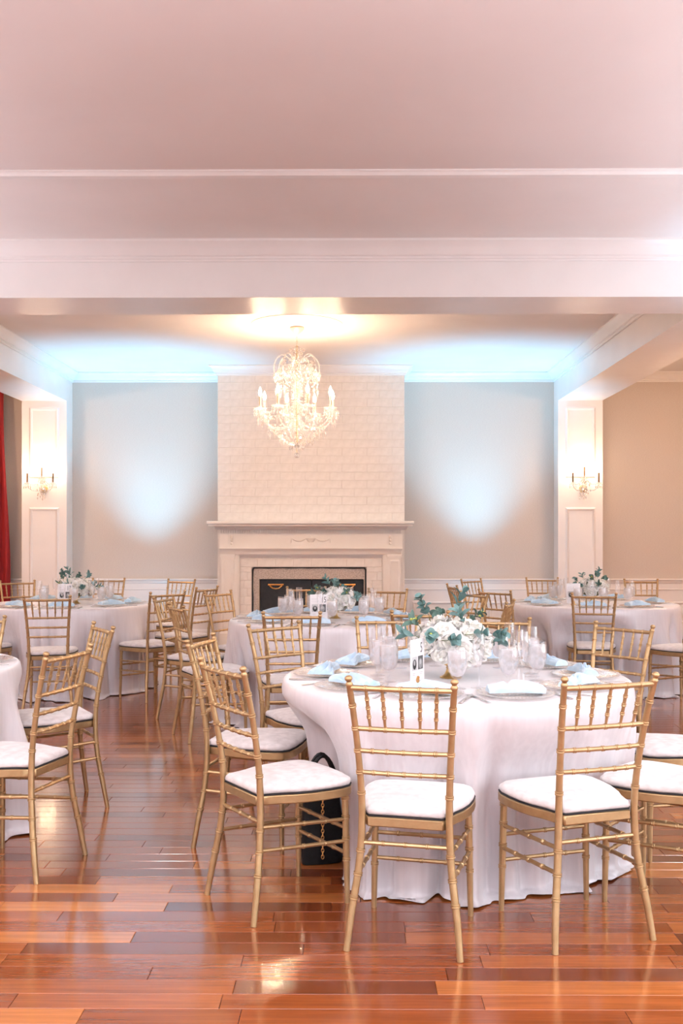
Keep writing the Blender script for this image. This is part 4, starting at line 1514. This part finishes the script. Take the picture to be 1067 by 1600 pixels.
# ------------------------------------------------------------------ place settings
charger_me = MB().lathe([(0.0005, 0.0), (0.085, 0.0), (0.10, 0.003), (0.135, 0.009), (0.16, 0.0135), (0.1635, 0.0155), (0.16, 0.0165), (0.13, 0.012), (0.10, 0.006), (0.085, 0.0035), (0.0005, 0.0035)], 48).mesh('charger_plate', M_CHARGER, 40)
crim = MB()
for k_ in range(72):
    a = 2 * PI * k_ / 72
    octa(crim, (0.1615 * math.cos(a), 0.1615 * math.sin(a), 0.0165), 0.0052, 0.006, a)
crim_me = crim.mesh('beaded_rim', M_GLASS, 60)
goblet_me = MB().lathe([(0.0005, 0.0), (0.034, 0.0), (0.035, 0.002), (0.016, 0.006), (0.007, 0.012), (0.0055, 0.022), (0.0065, 0.034), (0.012, 0.041), (0.026, 0.052), (0.036, 0.070), (0.0405, 0.095), (0.0410, 0.125), (0.0385, 0.168), (0.0372, 0.169), (0.0395, 0.125), (0.0388, 0.095), (0.034, 0.071), (0.024, 0.055), (0.0005, 0.046)], 24).mesh('water_goblet', M_GLASS, 50)
water_me = MB().lathe([(0.0005, 0.0475), (0.023, 0.0565), (0.033, 0.072), (0.0378, 0.095), (0.0386, 0.125), (0.0374, 0.153), (0.0005, 0.153)], 24).mesh('iced_water', M_WATER, 50)
flute_me = MB().lathe([(0.0005, 0.0), (0.031, 0.0), (0.032, 0.002), (0.012, 0.006), (0.005, 0.014), (0.0042, 0.07), (0.006, 0.085), (0.012, 0.10), (0.020, 0.125), (0.0245, 0.155), (0.0245, 0.185), (0.0225, 0.222), (0.0215, 0.2225), (0.0232, 0.185), (0.0232, 0.155), (0.0185, 0.127), (0.0105, 0.103), (0.0005, 0.095)], 20).mesh('champagne_flute', M_GLASS, 50)

# folded napkin: a soft roll with a fan of pleats at one end
def napkin_mesh(seed):
    rg = random.Random(seed)
    P, n_u, n_v = [], 30, 40
    ph = rg.uniform(0, 6)
    for i in range(n_u + 1):
        u = i / n_u
        hw = 0.040 - 0.010 * math.sin(PI * min(1, u * 1.25)) + 0.026 * smoothstep(0.55, 1.0, u)
        hgt = 0.032 + 0.014 * math.sin(PI * u) - 0.012 * u
        xx = -0.125 + 0.25 * u
        bend = 0.012 * math.sin(2.2 * u + ph)
        rw = []
        for j in range(n_v + 1):
            v = j / n_v
            a = PI * v
            pl = 1 + 0.34 * smoothstep(0.05, 0.45, u) * math.sin(v * 2 * PI * 4.5 + ph + 1.5 * u) - 0.45 * math.exp(-((u - 0.36) / 0.05) ** 2)
            rw.append((xx + 0.006 * math.sin(v * 9 + ph) * (u - .5), bend - hw * math.cos(a), max(0.0, hgt * (math.sin(a) ** 0.65) * pl)))
        P.append(rw)
    mb = MB().grid(P)
    mb.f.append(tuple(range(n_v + 1)))
    m0 = n_u * (n_v + 1)
    mb.f.append(tuple(m0 + j for j in range(n_v, -1, -1)))
    return mb.mesh('napkin', M_BLUE, 50)


napkins = [napkin_mesh(k_) for k_ in range(4)]
fk = MB()
fk.add(*(lambda pts, w: ([(s_ * ww, y_, z_ + dz) for y_, ww, z_ in pts for s_, dz in ((-1, 0), (1, 0), (1, 0.0018), (-1, 0.0018))],
                         [(k_ * 4 + a, k_ * 4 + (a + 1) % 4, (k_ + 1) * 4 + (a + 1) % 4, (k_ + 1) * 4 + a) for k_ in range(len(pts) - 1) for a in range(4)] + [(3, 2, 1, 0), tuple((len(pts) - 1) * 4 + a for a in range(4))]))(
    [(-0.10, 0.007, 0.001), (-0.06, 0.006, 0.002), (0.0, 0.0032, 0.004), (0.035, 0.004, 0.004), (0.052, 0.011, 0.002), (0.062, 0.0115, 0.0015)], 0))
for k_ in range(4):
    xo = -0.0095 + k_ * 0.00633
    fk.box(xo - 0.0016, xo + 0.0016, 0.062, 0.102, 0.0018, 0.0034)
fork_me = fk.mesh('fork', M_STEEL, 30)
kf = MB()
kf.bevbox(-0.007, 0.007, -0.115, -0.02, 0.0, 0.006, 0.0019)
kf.prism([(-0.006, -0.02), (0.007, -0.02), (0.010, 0.03), (0.009, 0.09), (0.002, 0.115), (-0.004, 0.11), (-0.006, 0.0)], 0.0015, 0.0032)
knife_me = kf.mesh('knife', M_STEEL, 30)


PLACES = {
    'T1': ['square to the open floor', 'angled inward alone', 'beside the handbag', 'over the bag straps', 'toward card 15', 'behind the turned card',
           'behind the rose centrepiece', 'backing the tan wall table', 'half hidden by another seat', 'tucked against the satin folds'],
    'T2': ['in front of card 15', 'facing the mantel beyond the turned card', 'by the fire screen', 'by the mantel end', 'by the mantel pilaster', 'backing the curtain table',
           'edge-on by the aisle', 'by the glowing wainscot', 'edge-on among the tan wall chairs'],
    'T3': ['next to the mantel', 'with full legs in view', 'by the blue wainscot', 'before the curtain table card', 'before the curtain', 'behind the curtain table flowers', 'showing a seat corner'],
    'T4': ['before the tan wall flowers', 'against the tan wall', 'before the sconce pilaster', 'in the uplight glow', 'nearest the mantel', 'over the blue light', 'with seat toward the aisle', 'by the wall corner'],
    'T5': ['in full view by the aisle', 'behind the aisle chair']}
CARDS = [(-0.22, 7.31), (0.285, 4.15), (-2.55, 8.93), (2.04, 9.06)]

CENTRES = {'T1': (0.447, 4.37), 'T2': (-0.105, 7.53), 'T3': (-2.52, 9.17), 'T4': (2.26, 9.26)}
STANDING = []


def setting(tb, ang, seed, who):
    cx, cy = T[tb]
    rg = random.Random(seed)
    er = Vector((math.cos(ang), math.sin(ang)))
    rt = Vector((-er.y, er.x))        # diner's right (diner faces the centre)
    tn = TN[tb]

    def P(rad, lat, z=0.0):
        p = Vector((cx, cy)) + er * rad + rt * lat
        return (p.x, p.y, TZ + 0.0006 + z)
    rz = ang - PI / 2 + PI          # local +y towards the table centre
    c = place('charger_plate', charger_me, None, P(0.575, 0), (0, 0, rz), (0.93, 0.93, 0.93))
    tag(c, 'pearl glass charger plate laid for the chair ' + who, 'plate', 'charger plates on ' + tn)
    place('beaded_rim', crim_me, c)
    nk = place('napkin', rg.choice(napkins), None, P(0.575, 0.0, 0.0165), (0, 0, rz + rg.uniform(-0.35, 0.35)), (0.88, 0.88, 0.88))
    tag(nk, 'pale blue folded napkin laid for the chair ' + who, 'napkin', 'blue napkins on ' + tn)

    cen = CENTRES.get(tb)

    def clear(rad, lat, r_):
        """first free spot near the wanted one"""
        for dr, dl in sorted([(a_ * 0.02, b_ * 0.025) for a_ in range(-4, 3) for b_ in range(-10, 11)], key=lambda q: abs(q[0]) + abs(q[1])):
            p = P(rad + dr, lat + dl)
            if any(math.hypot(p[0] - a_, p[1] - b_) < 0.085 + r_ for a_, b_ in CARDS):
                continue
            if cen and math.hypot(p[0] - cen[0], p[1] - cen[1]) < 0.255 + r_:
                continue
            if any(math.hypot(p[0] - a_, p[1] - b_) < r_ + q_ + 0.008 for a_, b_, q_ in STANDING):
                continue
            break
        STANDING.append((p[0], p[1], r_))
        return p
    g = place('water_goblet', goblet_me, None, clear(0.355 + rg.uniform(-.015, .015), 0.085, 0.042), (0, 0, rg.uniform(0, 6)))
    tag(g, 'stemmed goblet of iced water laid for the chair ' + who, 'goblet', 'water goblets on ' + tn)
    place('iced_water', water_me, g)
    f_ = place('champagne_flute', flute_me, None, clear(0.335 + rg.uniform(-.015, .015), -0.010, 0.033), (0, 0, rg.uniform(0, 6)))
    tag(f_, 'empty clear champagne flute laid for the chair ' + who, 'flute', 'champagne flutes on ' + tn)
    fo = place('fork', fork_me, None, P(0.605, -0.170), (0, 0, rz + rg.uniform(-.05, .05)))
    tag(fo, 'polished steel fork laid for the chair ' + who, 'fork', 'forks on ' + tn)
    kn = place('knife', knife_me, None, P(0.605, 0.167), (0, 0, rz + rg.uniform(-.05, .05)))
    tag(kn, 'polished steel knife laid for the chair ' + who, 'knife', 'knives on ' + tn)


ANG = {}
for (tb, x_, y_, fa, lab) in CHAIRS:
    a = math.radians(fa)
    # seat centre decides the place
    sx_, sy_ = x_ + 0.1 * math.sin(a), y_ + 0.1 * math.cos(a)
    ANG.setdefault(tb, []).append(math.atan2(sy_ - T[tb][1], sx_ - T[tb][0]))
ANG['T5'] = [-0.47, 0.33]


def spread(angs, gap):
    """even out places that would collide; keeps each place with its chair"""
    order = sorted(range(len(angs)), key=lambda q: angs[q])
    a_ = list(angs)
    for _ in range(60):
        for i, q in enumerate(order):
            n_ = order[(i + 1) % len(order)]
            d_ = (a_[n_] - a_[q]) % (2 * PI)
            if d_ < gap:
                a_[q] -= (gap - d_) / 2
                a_[n_] += (gap - d_) / 2
    return a_


sd = 0
for tb in ('T1', 'T2', 'T3', 'T4', 'T5'):
    spots_ = list(zip(spread(ANG[tb], 0.62), PLACES[tb]))
    for a, who in spots_:
        STANDING.append((T[tb][0] + 0.565 * math.cos(a), T[tb][1] + 0.565 * math.sin(a), 0.166))
    for a, who in spots_:
        sd += 1
        setting(tb, a, sd, who)

# ------------------------------------------------------------------ flower centrepieces
def rose_mesh(seed, R=0.05):
    rg = random.Random(seed)
    mb = MB()
    npet = 20
    for k_ in range(npet):
        t_ = k_ / (npet - 1)
        a0 = k_ * 2.4 + rg.uniform(-.2, .2)
        rb, rt_ = R * (0.06 + 0.38 * t_), R * (0.16 + 0.86 * t_ ** 1.1)
        h_ = R * (1.05 - 0.55 * t_ ** 2) * rg.uniform(0.93, 1.05)
        wd = 1.15 - 0.35 * t_
        P = []
        for i in range(5):
            v = i / 4
            rw = []
            for j in range(5):
                u = j / 2 - 1
                sh = 1 - 0.35 * v * v * u * u
                rad = rb + (rt_ - rb) * (v ** 1.4)
                curl = R * 0.16 * t_ * max(0, v - 0.6) * 2.5
                aa = a0 + u * wd * (0.55 + 0.45 * math.sin(PI * (0.2 + 0.6 * v))) * 0.75
                rad2 = rad + curl + R * 0.04 * u * u
                rw.append((rad2 * math.cos(aa), rad2 * math.sin(aa), h_ * v * sh - curl * 0.7 - R * 0.25))
            P.append(rw)
        mb.grid(P)
    mb.lathe([(0.001, -R * 0.35), (R * 0.45, -R * 0.25), (R * 0.5, R * 0.1), (R * 0.25, R * 0.45), (0.001, R * 0.55)], 10)
    return mb.mesh('rose', M_ROSE, 180)


rose_me = [rose_mesh(k_) for k_ in range(3)]


def leaf_mesh(kind, m):
    P = []
    L_, W_ = (0.042, 0.0200) if kind == 'round' else (0.068, 0.0135)
    for i in range(7):
        v = i / 6
        w_ = W_ * (math.sin(PI * min(1, 0.06 + 0.94 * v)) ** (0.6 if kind == 'round' else 0.9)) + 0.0004
        P.append([(s_ * w_, L_ * v, 0.006 * math.sin(PI * v) + 0.25 * abs(s_) * w_) for s_ in (-1, -0.5, 0, 0.5, 1)])
    th = 0.0006
    mb = MB().grid(P)
    mb.grid([[(x_, y_, z_ - th) for x_, y_, z_ in reversed(rw)] for rw in P])
    return mb.mesh('leaf', m, 180)


leaf_me = {(k_, i): leaf_mesh(k_, m) for k_ in ('round', 'lance') for i, m in enumerate((M_LEAF, M_LEAF2))}
bud_me = MB().lathe([(0.0005, 0), (0.005, 0.003), (0.006, 0.009), (0.003, 0.014), (0.0005, 0.016)], 8).mesh('bud', M_BUD, 60)


def sprig(parent, base, direction, length, kind, mi, seed, buds=False):
    rg = random.Random(seed)
    d_ = Vector(direction).normalized()
    q = Vector((0, 0, 1)).rotation_difference(d_)
    s_ = place('eucalyptus_sprig', MB().tube([(0, 0, 0), (0.004, 0, length * 0.35), (0.0, 0.004, length * 0.7), (0.006, 0, length)], [0.0018, 0.0016, 0.0013, 0.0008], 6).mesh('eucalyptus_sprig', M_STEM, 60), parent, base)
    s_.rotation_mode = 'QUATERNION'
    s_.rotation_quaternion = q
    n_ = max(3, int(length / 0.024))
    for k_ in range(n_):
        z_ = length * (0.25 + 0.75 * (k_ + 1) / n_)
        for side in (0, 1):
            az = k_ * 1.57 + side * PI + rg.uniform(-.3, .3)
            el = rg.uniform(0.35, 0.95)
            l_ = place('leaf', leaf_me[(kind, mi)], s_, (0, 0, z_))
            sc = rg.uniform(0.75, 1.15) * (1 - 0.25 * k_ / n_)
            l_.scale = (sc, sc, sc)
            l_.rotation_euler = Euler((el, 0, az), 'XYZ')
    if buds:
        for k_ in range(4):
            place('bud', bud_me, s_, (rg.uniform(-.008, .008), rg.uniform(-.008, .008), length * (0.8 + 0.06 * k_)), (rg.uniform(-.5, .5), rg.uniform(-.5, .5), 0))
    return s_


def centrepiece(x_, y_, rz, label, seed, tall=True, scale=1.0):
    rg = random.Random(seed)
    c = empty('flower_centrepiece', (x_, y_, TZ + 0.0006), rz)
    tag(c, label, 'centrepiece')
    MB().lathe([(0.0005, 0.0), (0.046, 0.0), (0.047, 0.003), (0.040, 0.006), (0.028, 0.014), (0.020, 0.030), (0.0175, 0.040), (0.0005, 0.042)], 40, flute=0.035, nflute=20).build('compote_foot', M_COMPOTE, c, 40)
    MB().lathe([(0.0005, 0.038), (0.016, 0.040), (0.021, 0.043), (0.021, 0.047), (0.016, 0.050), (0.0005, 0.051)], 24).build('compote_stem', M_COMPOTE, c, 40)
    MB().lathe([(0.0005, 0.050), (0.018, 0.051), (0.036, 0.060), (0.048, 0.073), (0.051, 0.082), (0.049, 0.083), (0.040, 0.076), (0.0005, 0.070)], 40, flute=0.03, nflute=16).build('compote_bowl', M_COMPOTE, c, 40)
    CZ = 0.145
    # roses packed on a dome
    nR = 32
    spots = []
    for k_ in range(nR):
        f_ = (k_ + 0.5) / nR
        ph = math.acos(1 - 1.42 * f_)
        az = k_ * 2.39996 + rg.uniform(-.15, .15)
        spots.append((ph, az))
    for ph, az in spots:
        d_ = Vector((math.sin(ph) * math.cos(az), math.sin(ph) * math.sin(az), math.cos(ph)))
        p = Vector((0, 0, CZ)) + Vector((d_.x * 0.148, d_.y * 0.148, d_.z * 0.088)) * rg.uniform(0.92, 1.08)
        ro_ = place('rose', rg.choice(rose_me), c, p)
        ro_.rotation_mode = 'QUATERNION'
        ro_.rotation_quaternion = Vector((0, 0, 1)).rotation_difference(d_)
        s_ = rg.uniform(0.8, 1.12)
        ro_.scale = (s_, s_, s_)
    sp_ = bpy.data.meshes.new('moss_core')
    bm = bmesh.new()
    bmesh.ops.create_icosphere(bm, subdivisions=3, radius=0.128)
    for v in bm.verts:
        v.co.z = v.co.z * 0.6 + CZ
        if v.co.z < 0.078:
            k_ = 0.42 + 0.58 * max(0, (v.co.z - 0.06)) / 0.018
            v.co.x *= min(1, k_)
            v.co.y *= min(1, k_)
    bm.to_mesh(sp_)
    bm.free()
    sp_.materials.append(M_STEM)
    place('moss_core', sp_, c)
    # eucalyptus
    specs = [(2.9, 0.55, 0.16, 'round', 0, False), (1.75, 0.18, 0.17, 'lance', 0, False), (3.35, 0.95, 0.13, 'lance', 1, True), (0.2, 1.25, 0.15, 'round', 0, False),
             (-0.35, 1.45, 0.16, 'lance', 0, True), (-1.3, 1.0, 0.12, 'round', 0, False), (-1.9, 1.25, 0.12, 'round', 0, False), (-2.6, 1.25, 0.12, 'lance', 0, False),
             (0.9, 0.75, 0.14, 'round', 1, True), (2.2, 0.8, 0.14, 'round', 1, False), (-0.9, 0.55, 0.12, 'lance', 0, False), (3.9, 1.3, 0.12, 'round', 0, True), (1.3, 1.1, 0.12, 'lance', 1, False)]
    for k_, (az, ph, ln, kind, mi, bd) in enumerate(specs):
        ln *= 0.80 if tall else 0.66
        if ph > 0.9:
            ln *= 0.85
        az += rg.uniform(-.15, .15)
        d_ = Vector((math.sin(ph) * math.cos(az), math.sin(ph) * math.sin(az), math.cos(ph)))
        b0 = Vector((0, 0, CZ)) + Vector((d_.x * 0.160, d_.y * 0.160, d_.z * 0.105))
        # lower sprays lie more along the surface
        dd = d_ * (0.9 if ph < 0.6 else 0.42) + Vector((-math.sin(az), math.cos(az), 0.0)) * rg.choice((-1, 1)) * rg.uniform(0.3, 0.9) + Vector((0, 0, rg.uniform(-0.15, 0.35)))
        sprig(c, b0, dd, ln, kind, mi, seed * 50 + k_, bd)
    c.scale = (scale,) * 3
    return c


centrepiece(0.447, 4.37, 0.0, 'white rose and eucalyptus centrepiece in gold compote beside the turned card', 1)
centrepiece(-0.105, 7.53, 2.2, 'white rose and greenery centrepiece behind table card 15', 2, False, 0.9)
centrepiece(-2.52, 9.17, 1.1, 'white rose and leafy centrepiece on the red curtain table', 3, True, 0.9)
centrepiece(2.26, 9.26, 4.0, 'white rose and leafy centrepiece in front of the sconce pilaster by tan wall', 4, False, 0.9)

# ------------------------------------------------------------------ table cards
def ellipse_photo(name, face, hair, back, cx=0.0, cz=0.0):
    m = mat(name, (0.5, 0.5, 0.5), 0.6)
    t, N, L, b = nodes(m)
    tc = N.new('ShaderNodeTexCoord')
    sep = N.new('ShaderNodeSeparateXYZ')
    L.new(tc.outputs['Object'], sep.inputs[0])

    def dist(ox, oz, rx, rz):
        def sub(o, v, r_):
            a = N.new('ShaderNodeMath'); a.operation = 'SUBTRACT'; a.inputs[1].default_value = v
            L.new(o, a.inputs[0])
            d = N.new('ShaderNodeMath'); d.operation = 'DIVIDE'; d.inputs[1].default_value = r_
            L.new(a.outputs[0], d.inputs[0])
            p = N.new('ShaderNodeMath'); p.operation = 'MULTIPLY'
            L.new(d.outputs[0], p.inputs[0]); L.new(d.outputs[0], p.inputs[1])
            return p
        s_ = N.new('ShaderNodeMath'); s_.operation = 'ADD'
        L.new(sub(sep.outputs['X'], ox, rx).outputs[0], s_.inputs[0])
        L.new(sub(sep.outputs['Z'], oz, rz).outputs[0], s_.inputs[1])
        l_ = N.new('ShaderNodeMath'); l_.operation = 'LESS_THAN'; l_.inputs[1].default_value = 1.0
        L.new(s_.outputs[0], l_.inputs[0])
        return l_
    m1 = N.new('ShaderNodeMix'); m1.data_type = 'RGBA'
    m1.inputs['A'].default_value = (*back, 1); m1.inputs['B'].default_value = (*hair, 1)
    L.new(dist(cx, cz - 0.004, 0.017, 0.021).outputs[0], m1.inputs['Factor'])
    m2 = N.new('ShaderNodeMix'); m2.data_type = 'RGBA'
    m2.inputs['B'].default_value = (*face, 1)
    L.new(m1.outputs['Result'], m2.inputs['A'])
    L.new(dist(cx, cz + 0.002, 0.008, 0.011).outputs[0], m2.inputs['Factor'])
    L.new(m2.outputs['Result'], b.inputs['Base Color'])
    return m


PH_A = ellipse_photo('grey_portrait_print', (0.42,) * 3, (0.012,) * 3, (0.55,) * 3)
PH_B = ellipse_photo('dark_portrait_print', (0.5,) * 3, (0.30,) * 3, (0.10,) * 3)


def text_mesh(txt, size, m):
    cu = bpy.data.curves.new('txt', 'FONT')
    cu.body = txt
    cu.size = size
    cu.align_x = 'CENTER'
    cu.extrude = 0.0002
    o = bpy.data.objects.new('txt', cu)
    COL.objects.link(o)
    bpy.context.view_layer.update()
    me = bpy.data.meshes.new_from_object(o)
    bpy.data.objects.remove(o)
    me.materials.clear()
    me.materials.append(m)
    return me


def table_card(x_, y_, rz, number, label):
    c = empty('table_card', (x_, y_, TZ + 0.0006), rz)
    tag(c, label, 'card')
    W_, H_ = 0.130, 0.180
    z0 = 0.012
    MB().bevbox(-W_ / 2, W_ / 2, -0.001, 0.001, z0, z0 + H_, 0.0004).build('card_sheet', M_CARD, c)
    hb = MB().bevbox(-0.022, 0.022, -0.016, 0.016, 0.0, 0.006, 0.001).box(-0.012, 0.012, -0.0045, -0.0015, 0.006, 0.030).box(-0.012, 0.012, 0.0015, 0.0045, 0.006, 0.030)
    hb.lathe([(0.0005, 0.03), (0.006, 0.033), (0.007, 0.038), (0.0005, 0.043)], 10, Matrix.Translation((0, -0.004, -0.004)))
    hb.build('card_holder', M_BRASS, c, 40)
    if number:
        nm = place('printed_number', text_mesh(number, 0.048, M_INK), c, (0.036, -0.0014, z0 + 0.122), (PI / 2, 0, 0), (0.8, 1.25, 1))
    ln = MB()
    for k_, (a, bb, zz_) in enumerate(((-0.055, -0.015, 0.150), (-0.055, -0.02, 0.143), (-0.055, 0.005, 0.130), (-0.045, -0.02, 0.040), (0.02, 0.05, 0.040), (-0.045, -0.025, 0.033), (0.024, 0.045, 0.033))):
        ln.box(a, bb, -0.0014, -0.001, z0 + zz_ - 0.0015, z0 + zz_)
    ln.build('small_print', M_INKL, c)
    for sx, m in ((-1, PH_A), (1, PH_B)):
        place('portrait_photo', MB().box(-0.023, 0.023, -0.0006, 0, -0.028, 0.028).mesh('portrait_photo', m), c, (sx * 0.028, -0.001, z0 + 0.080))
    return c


table_card(-0.22, 7.31, 0.06, '15', 'white table card printed 15 with two portrait photos')
table_card(0.285, 4.15, 1.05, '5', 'white table card turned edgewise beside the gold compote')
table_card(-2.55, 8.93, 0.0, '17', 'white table card with two dark portraits on the red curtain table')
table_card(2.04, 9.06, 0.15, '', 'blank-looking white table card on the table before the tan wall')

# ------------------------------------------------------------------ handbag
bag = empty('handbag', (BAG[0], BAG[1], 0), 0.25)
tag(bag, 'black leather handbag with gold chain standing against the satin cloth', 'handbag')
P = []
for i in range(15):
    v = i / 14
    zz_ = 0.004 + 0.30 * v
    hw, hd = 0.088 + 0.012 * math.sin(PI * v * 0.9) - 0.016 * v, 0.05 * (1 - 0.6 * v ** 1.5) * (0.85 + 0.15 * math.sin(PI * v))
    rw = []
    for j in range(28):
        a = 2 * PI * j / 28
        cx_ = abs(math.cos(a)) ** 0.6 * (1 if math.cos(a) > 0 else -1)
        sy_ = abs(math.sin(a)) ** 0.6 * (1 if math.sin(a) > 0 else -1)
        rw.append((hw * cx_ + 0.003 * math.sin(7 * v + 3 * a), hd * sy_, zz_))
    P.append(rw + [rw[0]])
mb = MB().grid(P)
mb.f.append(tuple(range(27, -1, -1)))
m0 = 14 * 29
mb.f.append(tuple(m0 + j for j in range(28)))
mb.build('bag_body', M_LEATHER, bag, 60)
for sy_ in (-1, 1):
    pts = [(-0.07 + 0.14 * k_ / 12, sy_ * 0.020, 0.285 + 0.17 * math.sin(PI * k_ / 12) ** 0.6) for k_ in range(13)]
    MB().tube(pts, 0.0085, 8).build('handle', M_LEATHER, bag, 60)
cl = MB()
for k_ in range(22):
    pts = []
    for q in range(9):
        a = 2 * PI * q / 8
        px, pz = 0.0055 * math.cos(a), 0.0095 * math.sin(a)
        pts.append((-0.01 + (px if k_ % 2 else 0), -0.062 - (0 if k_ % 2 else px), 0.325 - 0.0135 * k_ + pz))
    cl.tube(pts, 0.0019, 6, cap=False)
cl.build('gold_chain', M_BRASS, bag, 60)
